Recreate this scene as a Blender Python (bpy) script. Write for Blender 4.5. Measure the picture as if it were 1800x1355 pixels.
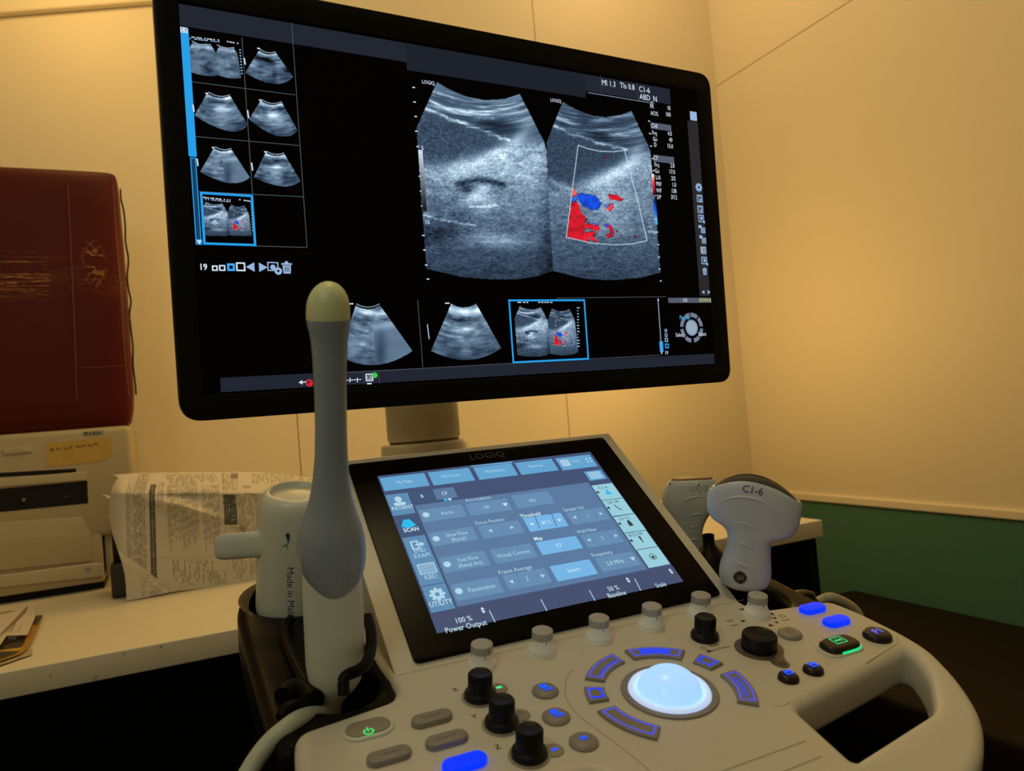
import bpy, bmesh, math, random
import numpy as np
from mathutils import Vector, Matrix
from mathutils.bvhtree import BVHTree

for _o in list(bpy.data.objects):
    bpy.data.objects.remove(_o)
SC = bpy.context.scene
COL = SC.collection
PI = math.pi
random.seed(7)

# ------------------------------------------------------------------ camera
W, H = 1800.0, 1355.0
FPX, YAW, PITCH, ROLL = 1337.1, 0.4353, 0.0335, -0.0841
EYE = 1.01                                   # height of the lens above the floor
cf = Vector((math.sin(YAW)*math.cos(PITCH), math.cos(YAW)*math.cos(PITCH), math.sin(PITCH)))
r0 = Vector((math.cos(YAW), -math.sin(YAW), 0)); u0 = r0.cross(cf)
cr = r0*math.cos(ROLL) + u0*math.sin(ROLL)
cu = -r0*math.sin(ROLL) + u0*math.cos(ROLL)
CAMPOS = Vector((0, 0, EYE))
cam = bpy.data.cameras.new('camera'); camo = bpy.data.objects.new('camera', cam); COL.objects.link(camo)
cam.sensor_fit = 'HORIZONTAL'; cam.sensor_width = 36.0; cam.lens = FPX/W*36.0
cam.clip_start = 0.02; cam.clip_end = 30
camo.matrix_world = Matrix(((cr.x, cu.x, -cf.x, CAMPOS.x), (cr.y, cu.y, -cf.y, CAMPOS.y), (cr.z, cu.z, -cf.z, CAMPOS.z), (0, 0, 0, 1)))
cam.dof.use_dof = True; cam.dof.focus_distance = 0.66; cam.dof.aperture_fstop = 11.0
SC.camera = camo

# ------------------------------------------------------------------ light and exposure
SC.view_settings.view_transform = 'Standard'; SC.view_settings.look = 'None'
SC.view_settings.gamma = 1.0; SC.view_settings.exposure = 0.0
SC.view_settings.use_curve_mapping = False
w = bpy.data.worlds.new('world'); SC.world = w; w.use_nodes = True
w.node_tree.nodes['Background'].inputs[0].default_value = (1.0, 0.62, 0.3, 1)
w.node_tree.nodes['Background'].inputs[1].default_value = 0.0

def lamp(name, kind, loc, energy, color, size=0.1, rot=(0, 0, 0)):
    l = bpy.data.lights.new(name, kind); l.energy = energy; l.color = color
    if kind == 'AREA': l.shape = 'DISK'; l.size = size
    else: l.shadow_soft_size = size
    o = bpy.data.objects.new(name, l); COL.objects.link(o); o.location = loc; o.rotation_euler = rot
    return o
# a warm lamp over the left end of the counter, unseen fills added behind the monitor and viewer, and dimmer room lamps overhead
lamp('warm_counter_lamp', 'POINT', (-.1, 1.55, EYE+1.02), 3.1, (1, .58, .16), .07)
lamp('warm_low_fill', 'POINT', (1.16, 1.50, EYE+.18), 3.7, (1, .60, .18), .10)  # added fill hidden behind the monitor, brightens the right-hand wall corner
lamp('dim_rear_fill', 'POINT', (-.50, -.22, EYE+.74), 6.2, (.86, 1, .84), .15)  # added fill behind the viewer, lifts the surfaces facing the camera
lamp('room_lamp', 'POINT', (.28, .62, EYE+1.42), 10.9, (1, .79, .37), .12)
lamp('warm_low_fill', 'POINT', (.30, 1.42, EYE+.36), 2.6, (1, .60, .18), .08)  # second added fill, brightens the back wall under the monitor
lamp('room_lamp', 'POINT', (1.2, 1.5, EYE+1.35), 4.2, (1, .64, .28), .10)

# ------------------------------------------------------------------ helpers: colour and materials
def lin(c):
    return tuple(((x/255.0)/12.92 if x/255.0 <= 0.04045 else (((x/255.0)+0.055)/1.055)**2.4) for x in c)
def mat(name, c, rough=0.5, metal=0.0, emit=None, es=1.0, var=0.06, scale=30.0, bump=0.0, bscale=400.0, spec=0.5, coat=0.0, ior=1.5):
    """procedural principled material; c is linear albedo"""
    m = bpy.data.materials.new(name); m.use_nodes = True
    nt = m.node_tree; b = nt.nodes['Principled BSDF']
    b.inputs['Roughness'].default_value = rough; b.inputs['Metallic'].default_value = metal
    b.inputs['Specular IOR Level'].default_value = spec; b.inputs['Coat Weight'].default_value = coat; b.inputs['IOR'].default_value = ior
    tc = nt.nodes.new('ShaderNodeTexCoord')
    n = nt.nodes.new('ShaderNodeTexNoise'); n.inputs['Scale'].default_value = scale; n.inputs['Detail'].default_value = 4
    nt.links.new(tc.outputs['Object'], n.inputs['Vector'])
    mx = nt.nodes.new('ShaderNodeMix'); mx.data_type = 'RGBA'
    mx.inputs[6].default_value = tuple(x*(1-var) for x in c)+(1,); mx.inputs[7].default_value = tuple(min(1, x*(1+var)) for x in c)+(1,)
    nt.links.new(n.outputs['Fac'], mx.inputs[0]); nt.links.new(mx.outputs[2], b.inputs['Base Color'])
    if bump > 0:
        n2 = nt.nodes.new('ShaderNodeTexNoise'); n2.inputs['Scale'].default_value = bscale; n2.inputs['Detail'].default_value = 2
        nt.links.new(tc.outputs['Object'], n2.inputs['Vector'])
        bp = nt.nodes.new('ShaderNodeBump'); bp.inputs['Strength'].default_value = bump; bp.inputs['Distance'].default_value = 0.001
        nt.links.new(n2.outputs['Fac'], bp.inputs['Height']); nt.links.new(bp.outputs['Normal'], b.inputs['Normal'])
    if emit is not None:
        b.inputs['Emission Color'].default_value = tuple(emit)+(1,); b.inputs['Emission Strength'].default_value = es
    return m
_em = {}
def glow(c, es=1.0):
    """a lit patch of a screen or key; c is sRGB 0-255"""
    k = (tuple(c), es)
    if k not in _em:
        m = bpy.data.materials.new('lit_%d_%d_%d' % tuple(int(x) for x in c)); m.use_nodes = True
        b = m.node_tree.nodes['Principled BSDF']
        b.inputs['Base Color'].default_value = (0.01, 0.01, 0.01, 1); b.inputs['Roughness'].default_value = 0.5
        b.inputs['Specular IOR Level'].default_value = 0.15
        b.inputs['Emission Color'].default_value = lin(c)+(1,); b.inputs['Emission Strength'].default_value = es
        _em[k] = m
    return _em[k]
def picture_mat(name, emission, rough=0.5, es=1.0):
    """colour comes from the point attribute Col (printed or displayed picture)"""
    m = bpy.data.materials.new(name); m.use_nodes = True; nt = m.node_tree; b = nt.nodes['Principled BSDF']
    a = nt.nodes.new('ShaderNodeAttribute'); a.attribute_name = 'Col'
    b.inputs['Roughness'].default_value = rough
    if emission:
        b.inputs['Base Color'].default_value = (0.01, 0.01, 0.01, 1); b.inputs['Specular IOR Level'].default_value = 0.15
        nt.links.new(a.outputs['Color'], b.inputs['Emission Color']); b.inputs['Emission Strength'].default_value = es
    else:
        nt.links.new(a.outputs['Color'], b.inputs['Base Color'])
    return m

# ------------------------------------------------------------------ helpers: planes and pixel measuring
def ray(p):
    return cf + cr*((p[0]-W/2)/FPX) - cu*((p[1]-H/2)/FPX)
class Frame:
    """a flat physical surface: origin, right, up and outward normal"""
    def __init__(s, o, X, Y, N=None):
        s.o = Vector(o); s.X = Vector(X).normalized(); s.Y = Vector(Y).normalized()
        s.N = Vector(N).normalized() if N is not None else s.X.cross(s.Y).normalized()
    def w(s, u, v, n=0.0): return s.o + s.X*u + s.Y*v + s.N*n
    def hit(s, p, h=0.0):
        d = ray(p); o = s.o + s.N*h
        P = CAMPOS + d*((o-CAMPOS).dot(s.N)/d.dot(s.N)) - s.o
        return P.dot(s.X), P.dot(s.Y)
    def M(s, u=0, v=0, n=0, rot=0.0):
        o = s.w(u, v, n); c, q = math.cos(rot), math.sin(rot)
        X = s.X*c + s.Y*q; Y = -s.X*q + s.Y*c
        return Matrix(((X.x, Y.x, s.N.x, o.x), (X.y, Y.y, s.N.y, o.y), (X.z, Y.z, s.N.z, o.z), (0, 0, 0, 1)))
def rel(x, y, z): return Vector((x, y, z+EYE))
A12 = math.radians(12)
PAN = Frame(rel(.1541, .4943, -.1654), (1, 0, 0), (0, math.cos(A12), math.sin(A12)), (0, -math.sin(A12), math.cos(A12)))
TT = 0.9
TOU = Frame(rel(.2709, .5777, -.0993), (1, 0, 0), (0, math.sin(TT), math.cos(TT)), (0, -math.cos(TT), math.sin(TT)))
DY, DT = 0.0757, -0.0305
dX = Vector((math.cos(DY), math.sin(DY), 0)); dYv = Vector((-math.sin(DY), math.cos(DY), 0))
dV = Vector((0, 0, 1))*math.cos(DT) + dYv*math.sin(DT)
DIS = Frame(rel(.295, .641, .1828), dX, dV)
def vert(y): return Frame(rel(0, y, 0), (1, 0, 0), (0, 0, 1), (0, -1, 0))
CTZ = -0.25
CTR = Frame(rel(0, 0, CTZ), (1, 0, 0), (0, 1, 0), (0, 0, 1))

# ------------------------------------------------------------------ helpers: objects
def setp(o, label=None, cat=None, group=None, kind=None):
    if label: o['label'] = label
    if cat: o['category'] = cat
    if group: o['group'] = group
    if kind: o['kind'] = kind
    return o
def thing(name, label, cat, loc, group=None):
    o = bpy.data.objects.new(name, None); COL.objects.link(o); o.location = loc; o.empty_display_size = 0.05
    return setp(o, label, cat, group)
def root_loc(o):
    while o.parent is not None: o = o.parent
    return Vector(o.location)
def build(name, bm, mats, parent=None, smooth=None, label=None, loc=None):
    me = bpy.data.meshes.new(name)
    L = root_loc(parent) if parent is not None else (Vector(loc) if loc is not None else Vector((0, 0, 0)))
    bmesh.ops.translate(bm, verts=bm.verts, vec=-L)
    bm.normal_update(); bm.to_mesh(me); bm.free()
    if not isinstance(mats, (list, tuple)): mats = [mats]
    for m in mats: me.materials.append(m)
    if smooth is not None:
        me.polygons.foreach_set('use_smooth', [True]*len(me.polygons)); me.set_sharp_from_angle(angle=math.radians(smooth))
    o = bpy.data.objects.new(name, me); COL.objects.link(o)
    if parent is not None: o.parent = parent
    else: o.location = L
    if label: o['label'] = label
    return o
def structure(name, bm, mats):
    return setp(build(name, bm, mats), kind='structure')
def setmat(bm, f0, mi):
    if mi:
        bm.faces.ensure_lookup_table()
        for i in range(f0, len(bm.faces)): bm.faces[i].material_index = mi
def bx(bm, M, sx, sy, sz, mi=0, bevel=0.0, seg=3):
    f0 = len(bm.faces)
    t = bmesh.new(); bmesh.ops.create_cube(t, size=1.0)
    for v in t.verts: v.co = Vector((v.co.x*sx, v.co.y*sy, v.co.z*sz))
    if bevel > 0: bmesh.ops.bevel(t, geom=list(t.edges), offset=bevel, segments=seg, profile=0.5, affect='EDGES', clamp_overlap=True)
    join(bm, t, M, mi)
def join(bm, t, M=None, mi=0):
    f0 = len(bm.faces)
    if M is not None: bmesh.ops.transform(t, matrix=M, verts=t.verts)
    me = bpy.data.meshes.new('t'); t.to_mesh(me); t.free(); bm.from_mesh(me); bpy.data.meshes.remove(me)
    setmat(bm, f0, mi)
def wbox(bm, lo, hi, mi=0, bevel=0.0):
    lo = Vector(lo); hi = Vector(hi); c = (lo+hi)/2; d = hi-lo
    bx(bm, Matrix.Translation(c), abs(d.x), abs(d.y), abs(d.z), mi, bevel)
def lathe(bm, M, prof, seg=48, mi=0):
    """prof: (radius, height[, material]) from bottom to top"""
    t = bmesh.new(); rings = []
    for p in prof:
        if p[0] < 1e-6: rings.append([t.verts.new((0, 0, p[1]))])
        else: rings.append([t.verts.new((p[0]*math.cos(2*PI*k/seg), p[0]*math.sin(2*PI*k/seg), p[1])) for k in range(seg)])
    for i in range(len(rings)-1):
        a, b = rings[i], rings[i+1]; m_ = prof[i+1][2] if len(prof[i+1]) > 2 else mi
        for k in range(seg):
            k2 = (k+1) % seg
            if len(a) == 1 and len(b) == 1: continue
            if len(a) == 1: f = t.faces.new((a[0], b[k2], b[k]))
            elif len(b) == 1: f = t.faces.new((a[k], a[k2], b[0]))
            else: f = t.faces.new((a[k], a[k2], b[k2], b[k]))
            f.material_index = m_
    bmesh.ops.recalc_face_normals(t, faces=t.faces)
    if M is not None: bmesh.ops.transform(t, matrix=M, verts=t.verts)
    me = bpy.data.meshes.new('t'); t.to_mesh(me); t.free(); bm.from_mesh(me); bpy.data.meshes.remove(me)
def tube(bm, pts, r, seg=12, mi=0, taper=None):
    pts = [Vector(p) for p in pts]; n = len(pts); rings = []; f0 = len(bm.faces)
    up = Vector((0.13, 0.31, 0.94)).normalized()
    for i, p in enumerate(pts):
        d = (pts[min(i+1, n-1)]-pts[max(i-1, 0)]).normalized()
        a = d.cross(up)
        if a.length < 1e-3: a = d.cross(Vector((1, 0, 0)))
        a.normalize(); b = d.cross(a).normalized(); rr = r*(taper[i] if taper else 1)
        rings.append([bm.verts.new(p + a*(rr*math.cos(2*PI*k/seg)) + b*(rr*math.sin(2*PI*k/seg))) for k in range(seg)])
    for i in range(n-1):
        for k in range(seg):
            bm.faces.new((rings[i][k], rings[i+1][k], rings[i+1][(k+1) % seg], rings[i][(k+1) % seg]))
    bm.faces.new(rings[0]); bm.faces.new(rings[-1][::-1]); setmat(bm, f0, mi)
def spline(pts, n=8):
    pts = [Vector(p) for p in pts]; out = []
    P = [pts[0]*2-pts[1]]+pts+[pts[-1]*2-pts[-2]]
    for i in range(1, len(P)-2):
        for k in range(n):
            t = k/n; a, b, c, d = P[i-1], P[i], P[i+1], P[i+2]
            out.append(0.5*((2*b)+(c-a)*t+(2*a-5*b+4*c-d)*t*t+(3*b-3*c+d-a)*t**3))
    out.append(pts[-1]); return out
def fillet(pts, r, n=6):
    out = []; N = len(pts)
    for i in range(N):
        p = Vector(pts[i][:2]); a = Vector(pts[i-1][:2]); b = Vector(pts[(i+1) % N][:2])
        rr = pts[i][2] if len(pts[i]) > 2 else r
        d1 = (a-p); d2 = (b-p); rr = min(rr, d1.length*0.48, d2.length*0.48)
        if rr < 1e-6: out.append(p); continue
        s = p+d1.normalized()*rr; e = p+d2.normalized()*rr
        for k in range(n+1):
            t = k/n; out.append(s*(1-t)**2 + p*2*t*(1-t) + e*t*t)
    return out
def curve_to_bm(cu, bm, M, mi):
    o = bpy.data.objects.new('t', cu); COL.objects.link(o)
    dg = bpy.context.evaluated_depsgraph_get(); dg.update()
    me = bpy.data.meshes.new_from_object(o.evaluated_get(dg))
    t = bmesh.new(); t.from_mesh(me); bpy.data.meshes.remove(me)
    bpy.data.objects.remove(o); bpy.data.curves.remove(cu)
    bmesh.ops.remove_doubles(t, verts=t.verts, dist=1e-6)
    for f in t.faces: f.material_index = 0
    join(bm, t, M, mi)
def plate(bm, M, outline, thick, holes=(), bevel=0.0, mi=0, seg=3):
    """flat slab with holes and rounded rims; top at z=0, bottom at -thick"""
    cu_ = bpy.data.curves.new('t', 'CURVE'); cu_.dimensions = '2D'; cu_.fill_mode = 'BOTH'
    for pl in [outline]+list(holes):
        s = cu_.splines.new('POLY'); s.points.add(len(pl)-1); s.use_cyclic_u = True
        for i, p in enumerate(pl): s.points[i].co = (p[0], p[1], 0, 1)
    cu_.extrude = max(thick/2-bevel, 1e-5); cu_.bevel_depth = bevel; cu_.bevel_resolution = seg; cu_.offset = -bevel
    curve_to_bm(cu_, bm, M @ Matrix.Translation((0, 0, -thick/2)), mi)
_tx = {}
def text(bm, M, s, cap, mi=0, align='CENTER', thick=0.0, xs=1.0, bold=0.0, valign='CENTER'):
    """lettering with capital height cap (metres) laid in the plane of M"""
    fc = bpy.data.curves.new('t', 'FONT'); fc.body = s; fc.size = 1.0; fc.align_x = align; fc.align_y = 'BOTTOM_BASELINE'
    fc.resolution_u = 2; fc.offset = bold
    k = cap/0.70
    off = -0.35 if valign == 'CENTER' else 0.0
    curve_to_bm(fc, bm, M @ Matrix.Diagonal((k*xs, k, k, 1)) @ Matrix.Translation((0, off, 0)), mi)
def flat(bm, F, poly, n=0.0, mi=0):
    vs = [bm.verts.new(F.w(p[0], p[1], n)) for p in poly]
    f = bm.faces.new(vs); f.material_index = mi
    f.normal_update()
    if f.normal.dot(F.N) < 0: f.normal_flip()
    return f
def rect2(F, a, b):
    (u1, v1), (u2, v2) = F.hit(a), F.hit(b); return u1, v1, u2, v2
def rectp(bm, F, a, b, n, mi, r=0.0):
    u1, v1, u2, v2 = rect2(F, a, b); P = [(u1, v1), (u2, v1), (u2, v2), (u1, v2)]
    if r > 0: P = fillet(P, r, 4)
    flat(bm, F, P, n, mi)
def seg_(bm, F, a, b, wd, n, mi):
    a = Vector(F.hit(a)); b = Vector(F.hit(b)); d = (b-a).normalized(); q = Vector((-d.y, d.x))*wd/2
    flat(bm, F, [a+q, b+q, b-q, a-q], n, mi)
def frame_rect(bm, F, a, b, wd, n, mi):
    u1, v1, u2, v2 = rect2(F, a, b); frame_uv(bm, F, u1, v1, u2, v2, wd, n, mi)
def frame_uv(bm, F, u1, v1, u2, v2, wd, n, mi):
    if u1 > u2: u1, u2 = u2, u1
    if v1 < v2: v1, v2 = v2, v1
    flat(bm, F, [(u1, v1), (u2, v1), (u2, v1-wd), (u1, v1-wd)], n, mi); flat(bm, F, [(u1, v2+wd), (u2, v2+wd), (u2, v2), (u1, v2)], n, mi)
    flat(bm, F, [(u1, v1-wd), (u1+wd, v1-wd), (u1+wd, v2+wd), (u1, v2+wd)], n, mi); flat(bm, F, [(u2-wd, v1-wd), (u2, v1-wd), (u2, v2+wd), (u2-wd, v2+wd)], n, mi)
def disc(bm, F, u, v, r, n, mi, seg=24, r2=None):
    flat(bm, F, [(u+r*math.cos(2*PI*k/seg), v+(r2 or r)*math.sin(2*PI*k/seg)) for k in range(seg)], n, mi)
def ringp(bm, F, u, v, ra, rb, n, mi, a0=0, a1=360, seg=24):
    for k in range(seg):
        t0 = math.radians(a0+(a1-a0)*k/seg); t1 = math.radians(a0+(a1-a0)*(k+1)/seg)
        flat(bm, F, [(u+ra*math.cos(t0), v+ra*math.sin(t0)), (u+rb*math.cos(t0), v+rb*math.sin(t0)), (u+rb*math.cos(t1), v+rb*math.sin(t1)), (u+ra*math.cos(t1), v+ra*math.sin(t1))], n, mi)
def ftext(bm, F, px, s, cap, n, mi, align='CENTER', xs=0.86, bold=0.0, rot=0.0):
    u, v = F.hit(px); text(bm, F.M(u, v, n, rot), s, cap, mi, align, xs=xs, bold=bold)

# value noise for pictures shown on screens and printed on paper
def vnoise(x, y, seed=0):
    xi = np.floor(x).astype(np.int64); yi = np.floor(y).astype(np.int64); xf = x-xi; yf = y-yi
    def h(a, b):
        n = (a*374761393 + b*668265263 + seed*1442695041) & 0xffffffff
        n = ((n ^ (n >> 13))*1274126177) & 0xffffffff
        return ((n ^ (n >> 16)) & 0xffff)/65535.0
    sx = xf*xf*(3-2*xf); sy = yf*yf*(3-2*yf)
    return (h(xi, yi)*(1-sx)+h(xi+1, yi)*sx)*(1-sy)+(h(xi, yi+1)*(1-sx)+h(xi+1, yi+1)*sx)*sy
def fbm(x, y, oc=4, seed=0):
    s = 0; a = 1; t = 0
    for i in range(oc):
        s = s+a*vnoise(x*2**i, y*2**i, seed+i*17); t += a; a *= 0.55
    return s/t
def picture(name, F, box, step, paint, material, parent, n, label=None, surf=None):
    """fine grid on a surface whose colour is the displayed / printed picture. paint(px,py)->rgb 0..255, mask"""
    x0, y0, x1, y1 = box
    nx = int((x1-x0)/step)+1; ny = int((y1-y0)/step)+1
    gx, gy = np.meshgrid(x0+np.arange(nx)*step, y0+np.arange(ny)*step)
    rgb, mask = paint(gx, gy)
    if surf is None:
        d = np.array(cf)[None, None]+np.array(cr)[None, None]*((gx-W/2)/FPX)[..., None]-np.array(cu)[None, None]*((gy-H/2)/FPX)[..., None]
        o = np.array(F.o+F.N*n-CAMPOS); N = np.array(F.N)
        t = (o@N)/(d@N); P = d*t[..., None]+np.array(CAMPOS)
    else: P = surf(gx, gy)
    P = P-np.array(root_loc(parent))
    m = mask[:-1, :-1] & mask[1:, :-1] & mask[:-1, 1:] & mask[1:, 1:]
    jj, ii = np.nonzero(m)
    a = jj*nx+ii; q = np.stack([a+nx, a+nx+1, a+1, a], 1)
    used, inv = np.unique(q.ravel(), return_inverse=True); q = inv.reshape(q.shape)
    co = P.reshape(-1, 3)[used]; c = np.clip(rgb.reshape(-1, 3)[used]/255.0, 0, 1)
    c = np.where(c <= 0.04045, c/12.92, ((c+0.055)/1.055)**2.4)
    me = bpy.data.meshes.new(name); me.vertices.add(len(co)); me.vertices.foreach_set('co', co.astype(np.float32).ravel())
    nf = len(q); me.loops.add(nf*4); me.loops.foreach_set('vertex_index', q.astype(np.int32).ravel())
    me.polygons.add(nf); me.polygons.foreach_set('loop_start', np.arange(nf, dtype=np.int32)*4)
    try: me.polygons.foreach_set('loop_total', np.full(nf, 4, dtype=np.int32))
    except Exception: pass
    me.update(calc_edges=True); me.validate()
    at = me.color_attributes.new('Col', 'FLOAT_COLOR', 'POINT')
    at.data.foreach_set('color', np.concatenate([c, np.ones((len(c), 1))], 1).astype(np.float32).ravel())
    me.materials.append(material)
    ob = bpy.data.objects.new(name, me); COL.objects.link(ob); ob.parent = parent
    if surf is not None: me.polygons.foreach_set('use_smooth', [True]*nf)
    if label: ob['label'] = label
    return ob
def loft(bm, rows, up, nrm, seg=40, mi=0, cap=(True, True), p=2.4):
    """rows: (left point, right point, half thickness, bow along up); closed cross-sections skinned together"""
    rings = []; f0 = len(bm.faces)
    for (L, R, t, bow) in rows:
        m = (L+R)/2; a = (R-L)/2; ring = []
        for k in range(seg):
            th = 2*PI*k/seg; c, s = math.cos(th), math.sin(th)
            cc = math.copysign(abs(c)**(2/p), c); ss = math.copysign(abs(s)**(2/p), s)
            ring.append(bm.verts.new(m + a*cc + nrm*(t*ss) + up*(bow*(1-cc*cc))))
        rings.append(ring)
    for i in range(len(rings)-1):
        for k in range(seg):
            bm.faces.new((rings[i][k], rings[i][(k+1) % seg], rings[i+1][(k+1) % seg], rings[i+1][k]))
    if cap[0]: bm.faces.new(rings[0][::-1])
    if cap[1]: bm.faces.new(rings[-1])
    bmesh.ops.recalc_face_normals(bm, faces=bm.faces); setmat(bm, f0, mi)
def drape(bm, tree, dirn, off):
    """lay thin lettering onto a curved surface"""
    for v in bm.verts:
        h = tree.ray_cast(v.co - dirn*0.2, dirn)
        if h[0] is not None: v.co = h[0] - dirn*off

# ------------------------------------------------------------------ materials
M_WALL = mat('wall_paint_cream', (.74, .66, .50), .62, var=.03, scale=3, bump=.25, bscale=220)
M_WALL2 = mat('wall_panel_cream', (.76, .68, .52), .55, var=.02, scale=3, bump=.1, bscale=220)
M_GREEN = mat('green_paint', (.058, .175, .125), .45, var=.08, scale=6, bump=.1)
M_CEIL = mat('ceiling_white', (.7, .66, .58), .8)
M_FLOOR = mat('floor_vinyl_shaded', (.006, .0045, .003), .8, var=.3, spec=.1)  # near-black: the deep shade on the floor is put into the colour
M_GROOVE = mat('joint_gap', (.50, .42, .27), .9)  # darker backing behind the open wall joints
M_CTOP = mat('counter_laminate', (.74, .68, .54), .38, var=.04, scale=8, bump=.05)
M_BLACKBOARD = mat('dark_cabinet_board', (.006, .005, .004), .9, spec=.1)  # near-black tone, also carries the shade under the counter
M_CREAM = mat('console_plastic', (.61, .59, .53), .42, var=.025, scale=12, bump=.12, bscale=900)
M_CREAM_D = mat('console_seam', (.16, .13, .09), .8)
M_BLKP = mat('black_plastic', (.0045, .0038, .0034), .38, spec=.5, ior=1.20, var=.1, bump=.12, bscale=700)
M_BLKM = mat('black_matte', (.006, .0055, .005), .6, spec=.25)
M_GLASS = mat('black_glass', (.004, .003, .002), .25, spec=.4, ior=1.14, var=0)
M_TICK = mat('knob_tick_grey', (.16, .155, .15), .6)
M_WHITEK = mat('white_knob_plastic', (.93, .95, .95), .4, var=.02)
M_GREYK = mat('grey_rubber', (.42, .42, .43), .55, var=.05)
M_GREYKEY = mat('grey_key', (.25, .235, .225), .45, var=.05)
M_BLACKK = mat('black_knob_rubber', (.0045, .0048, .007), .42, ior=1.32)
M_INK = mat('brown_black_ink', (.03, .022, .015), .7)
M_BEIGE = mat('printer_beige', (.43, .36, .23), .5, var=.06, scale=9)
M_BEIGE_L = mat('printer_beige_light', (.50, .43, .29), .45, var=.05, scale=9)

# ================================================================== THE ROOM
YW, XW = 1.85, 1.6586
def room():
    b = bmesh.new()                                    # back wall: board panels with narrow vertical joints
    xs = [-1.6, -.4351, .2939, 1.0229, XW]
    for i in range(4):
        wbox(b, (xs[i]+(.0015 if i else 0), YW, 0), (xs[i+1]-(.0015 if i < 3 else 0), YW+.02, 2.75), 0)
    wbox(b, (-1.6, YW+.006, 0), (XW, YW+.03, 2.75), 1)
    structure('wall_back', b, [M_WALL, M_GROOVE])
    b = bmesh.new()                                    # right wall: cream boards above, green below the rail
    jz = EYE+.969; gz = EYE-.322
    wbox(b, (XW, -2.2, gz+.012), (XW+.02, YW+.03, jz-.0015), 0)
    wbox(b, (XW, -2.2, jz+.0015), (XW+.02, YW+.03, 2.75), 0)
    wbox(b, (XW+.006, -2.2, gz), (XW+.03, YW+.03, 2.75), 1)
    wbox(b, (XW, -2.2, 0), (XW+.02, YW+.03, gz), 2)
    structure('wall_right', b, [M_WALL2, M_GROOVE, M_GREEN])
    b = bmesh.new()
    bx(b, Matrix.Translation((XW-.003, (YW-2.2)/2, gz+.008)), .012, YW+2.2, .022, 0, .004)
    structure('trim_1', b, [M_WALL2])
    b = bmesh.new()                                    # slanting moulding high on the back wall
    a = rel(-.42, YW-.010, .885); c = rel(.35, YW-.010, 1.072)
    d = c-a; ang = math.atan2(d.z, d.x); m = (a+c)/2
    bx(b, Matrix.Translation(m) @ Matrix.Rotation(-ang, 4, 'Y'), d.length, .020, .022, 0, .005)
    structure('trim_2', b, [M_WALL])
    b = bmesh.new(); wbox(b, (-1.62, -2.2, 0), (-1.6, YW+.03, 2.75)); structure('wall_left', b, [M_WALL])
    b = bmesh.new(); wbox(b, (-1.62, -2.22, 0), (XW+.02, -2.2, 2.75)); structure('wall_front', b, [M_WALL])
    b = bmesh.new(); wbox(b, (-1.62, -2.22, 2.75), (XW+.03, YW+.03, 2.78)); structure('ceiling', b, [M_CEIL])
    b = bmesh.new(); wbox(b, (-1.62, -2.22, -.02), (XW+.03, YW+.03, 0)); structure('floor', b, [M_FLOOR])
room()

# ------------------------------------------------------------------ counter along the back wall
def counter():
    yf, xr, z = 1.058, 1.103, EYE+CTZ
    t = thing('counter', 'long cream laminate counter with a thick front lip below the back wall', 'counter', (-.2, 1.4, 0))
    b = bmesh.new(); wbox(b, (-1.595, yf, z-.031), (xr, YW-.002, z), 0, .0016)
    o = build('worktop', b, [M_CTOP], t, 30)
    b = bmesh.new()                                    # small dents and dirt on the lip
    F = vert(yf-.0006)
    for px, r in [((118, 1166), 1.1), ((217, 1149), 1.6), ((89, 1187), 1.3), ((168, 1191), 2.6), ((366, 1155), 1.2), ((283, 1136), 1.8), ((418, 1133), .8), ((1386, 954), 1.0)]:
        u, v = F.hit(px); disc(b, F, u, v, r/1000*1.1, 0, 0, 10, r/1000*.7)
    build('stain', b, [mat('lip_dirt', (.48, .41, .28), .8)], o)
    b = bmesh.new(); wbox(b, (xr-.018, yf+.02, 0), (xr, YW-.002, z-.031), 0); build('end_panel', b, [M_BLACKBOARD], t)
    b = bmesh.new(); wbox(b, (-1.595, yf+.30, 0), (xr-.018, yf+.32, z-.031), 0); build('shaded_back_panel', b, [M_BLACKBOARD], t)  # added near-black panel stands for the shade under the counter
counter()

# ================================================================== MONITOR
def gear(b, F, u, v, r, n, mi, hole=None):
    P = []
    for k in range(8):
        for da, rr in ((-.30, .74), (-.17, 1.0), (.17, 1.0), (.30, .74)):
            a = 2*PI*k/8+da; P.append((u+r*rr*math.cos(a), v+r*rr*math.sin(a)))
    flat(b, F, P, n, mi)
    if hole is not None: disc(b, F, u, v, r*.3, n+.00006, hole, 12)

def gauss(x, y, cx, cy, sx, sy, rot=0.0):
    c, s = math.cos(math.radians(rot)), math.sin(math.radians(rot)); dx, dy = x-cx, y-cy
    a = dx*c+dy*s; b_ = -dx*s+dy*c
    return np.exp(-(a/sx)**2-(b_/sy)**2)
def inpoly(x, y, P):
    ins = np.zeros(x.shape, bool); n = len(P)
    for i in range(n):
        x1, y1 = P[i]; x2, y2 = P[(i+1) % n]
        if y1 == y2: continue
        c = ((y1 > y) != (y2 > y)) & (x < (x2-x1)*(y-y1)/(y2-y1)+x1); ins ^= c
    return ins
def segd(x, y, a, b_):
    ax, ay = a; bx_, by = b_; L2 = (bx_-ax)**2+(by-ay)**2
    t = np.clip(((x-ax)*(bx_-ax)+(y-ay)*(by-ay))/L2, 0, 1)
    return np.hypot(x-ax-t*(bx_-ax), y-ay-t*(by-ay))
def line(x, y, pts, wd):
    d = np.full(x.shape, 1e9)
    for i in range(len(pts)-1): d = np.minimum(d, segd(x, y, pts[i], pts[i+1]))
    return np.exp(-(d/wd)**2)
def tint(g):
    g = np.clip(g, 0, 1.25)
    g = g*1.08; return np.stack([232*g**1.22*.86, 232*g**1.05*.97, 232*g**.88*1.05], -1)
K3 = 3.0115
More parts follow.
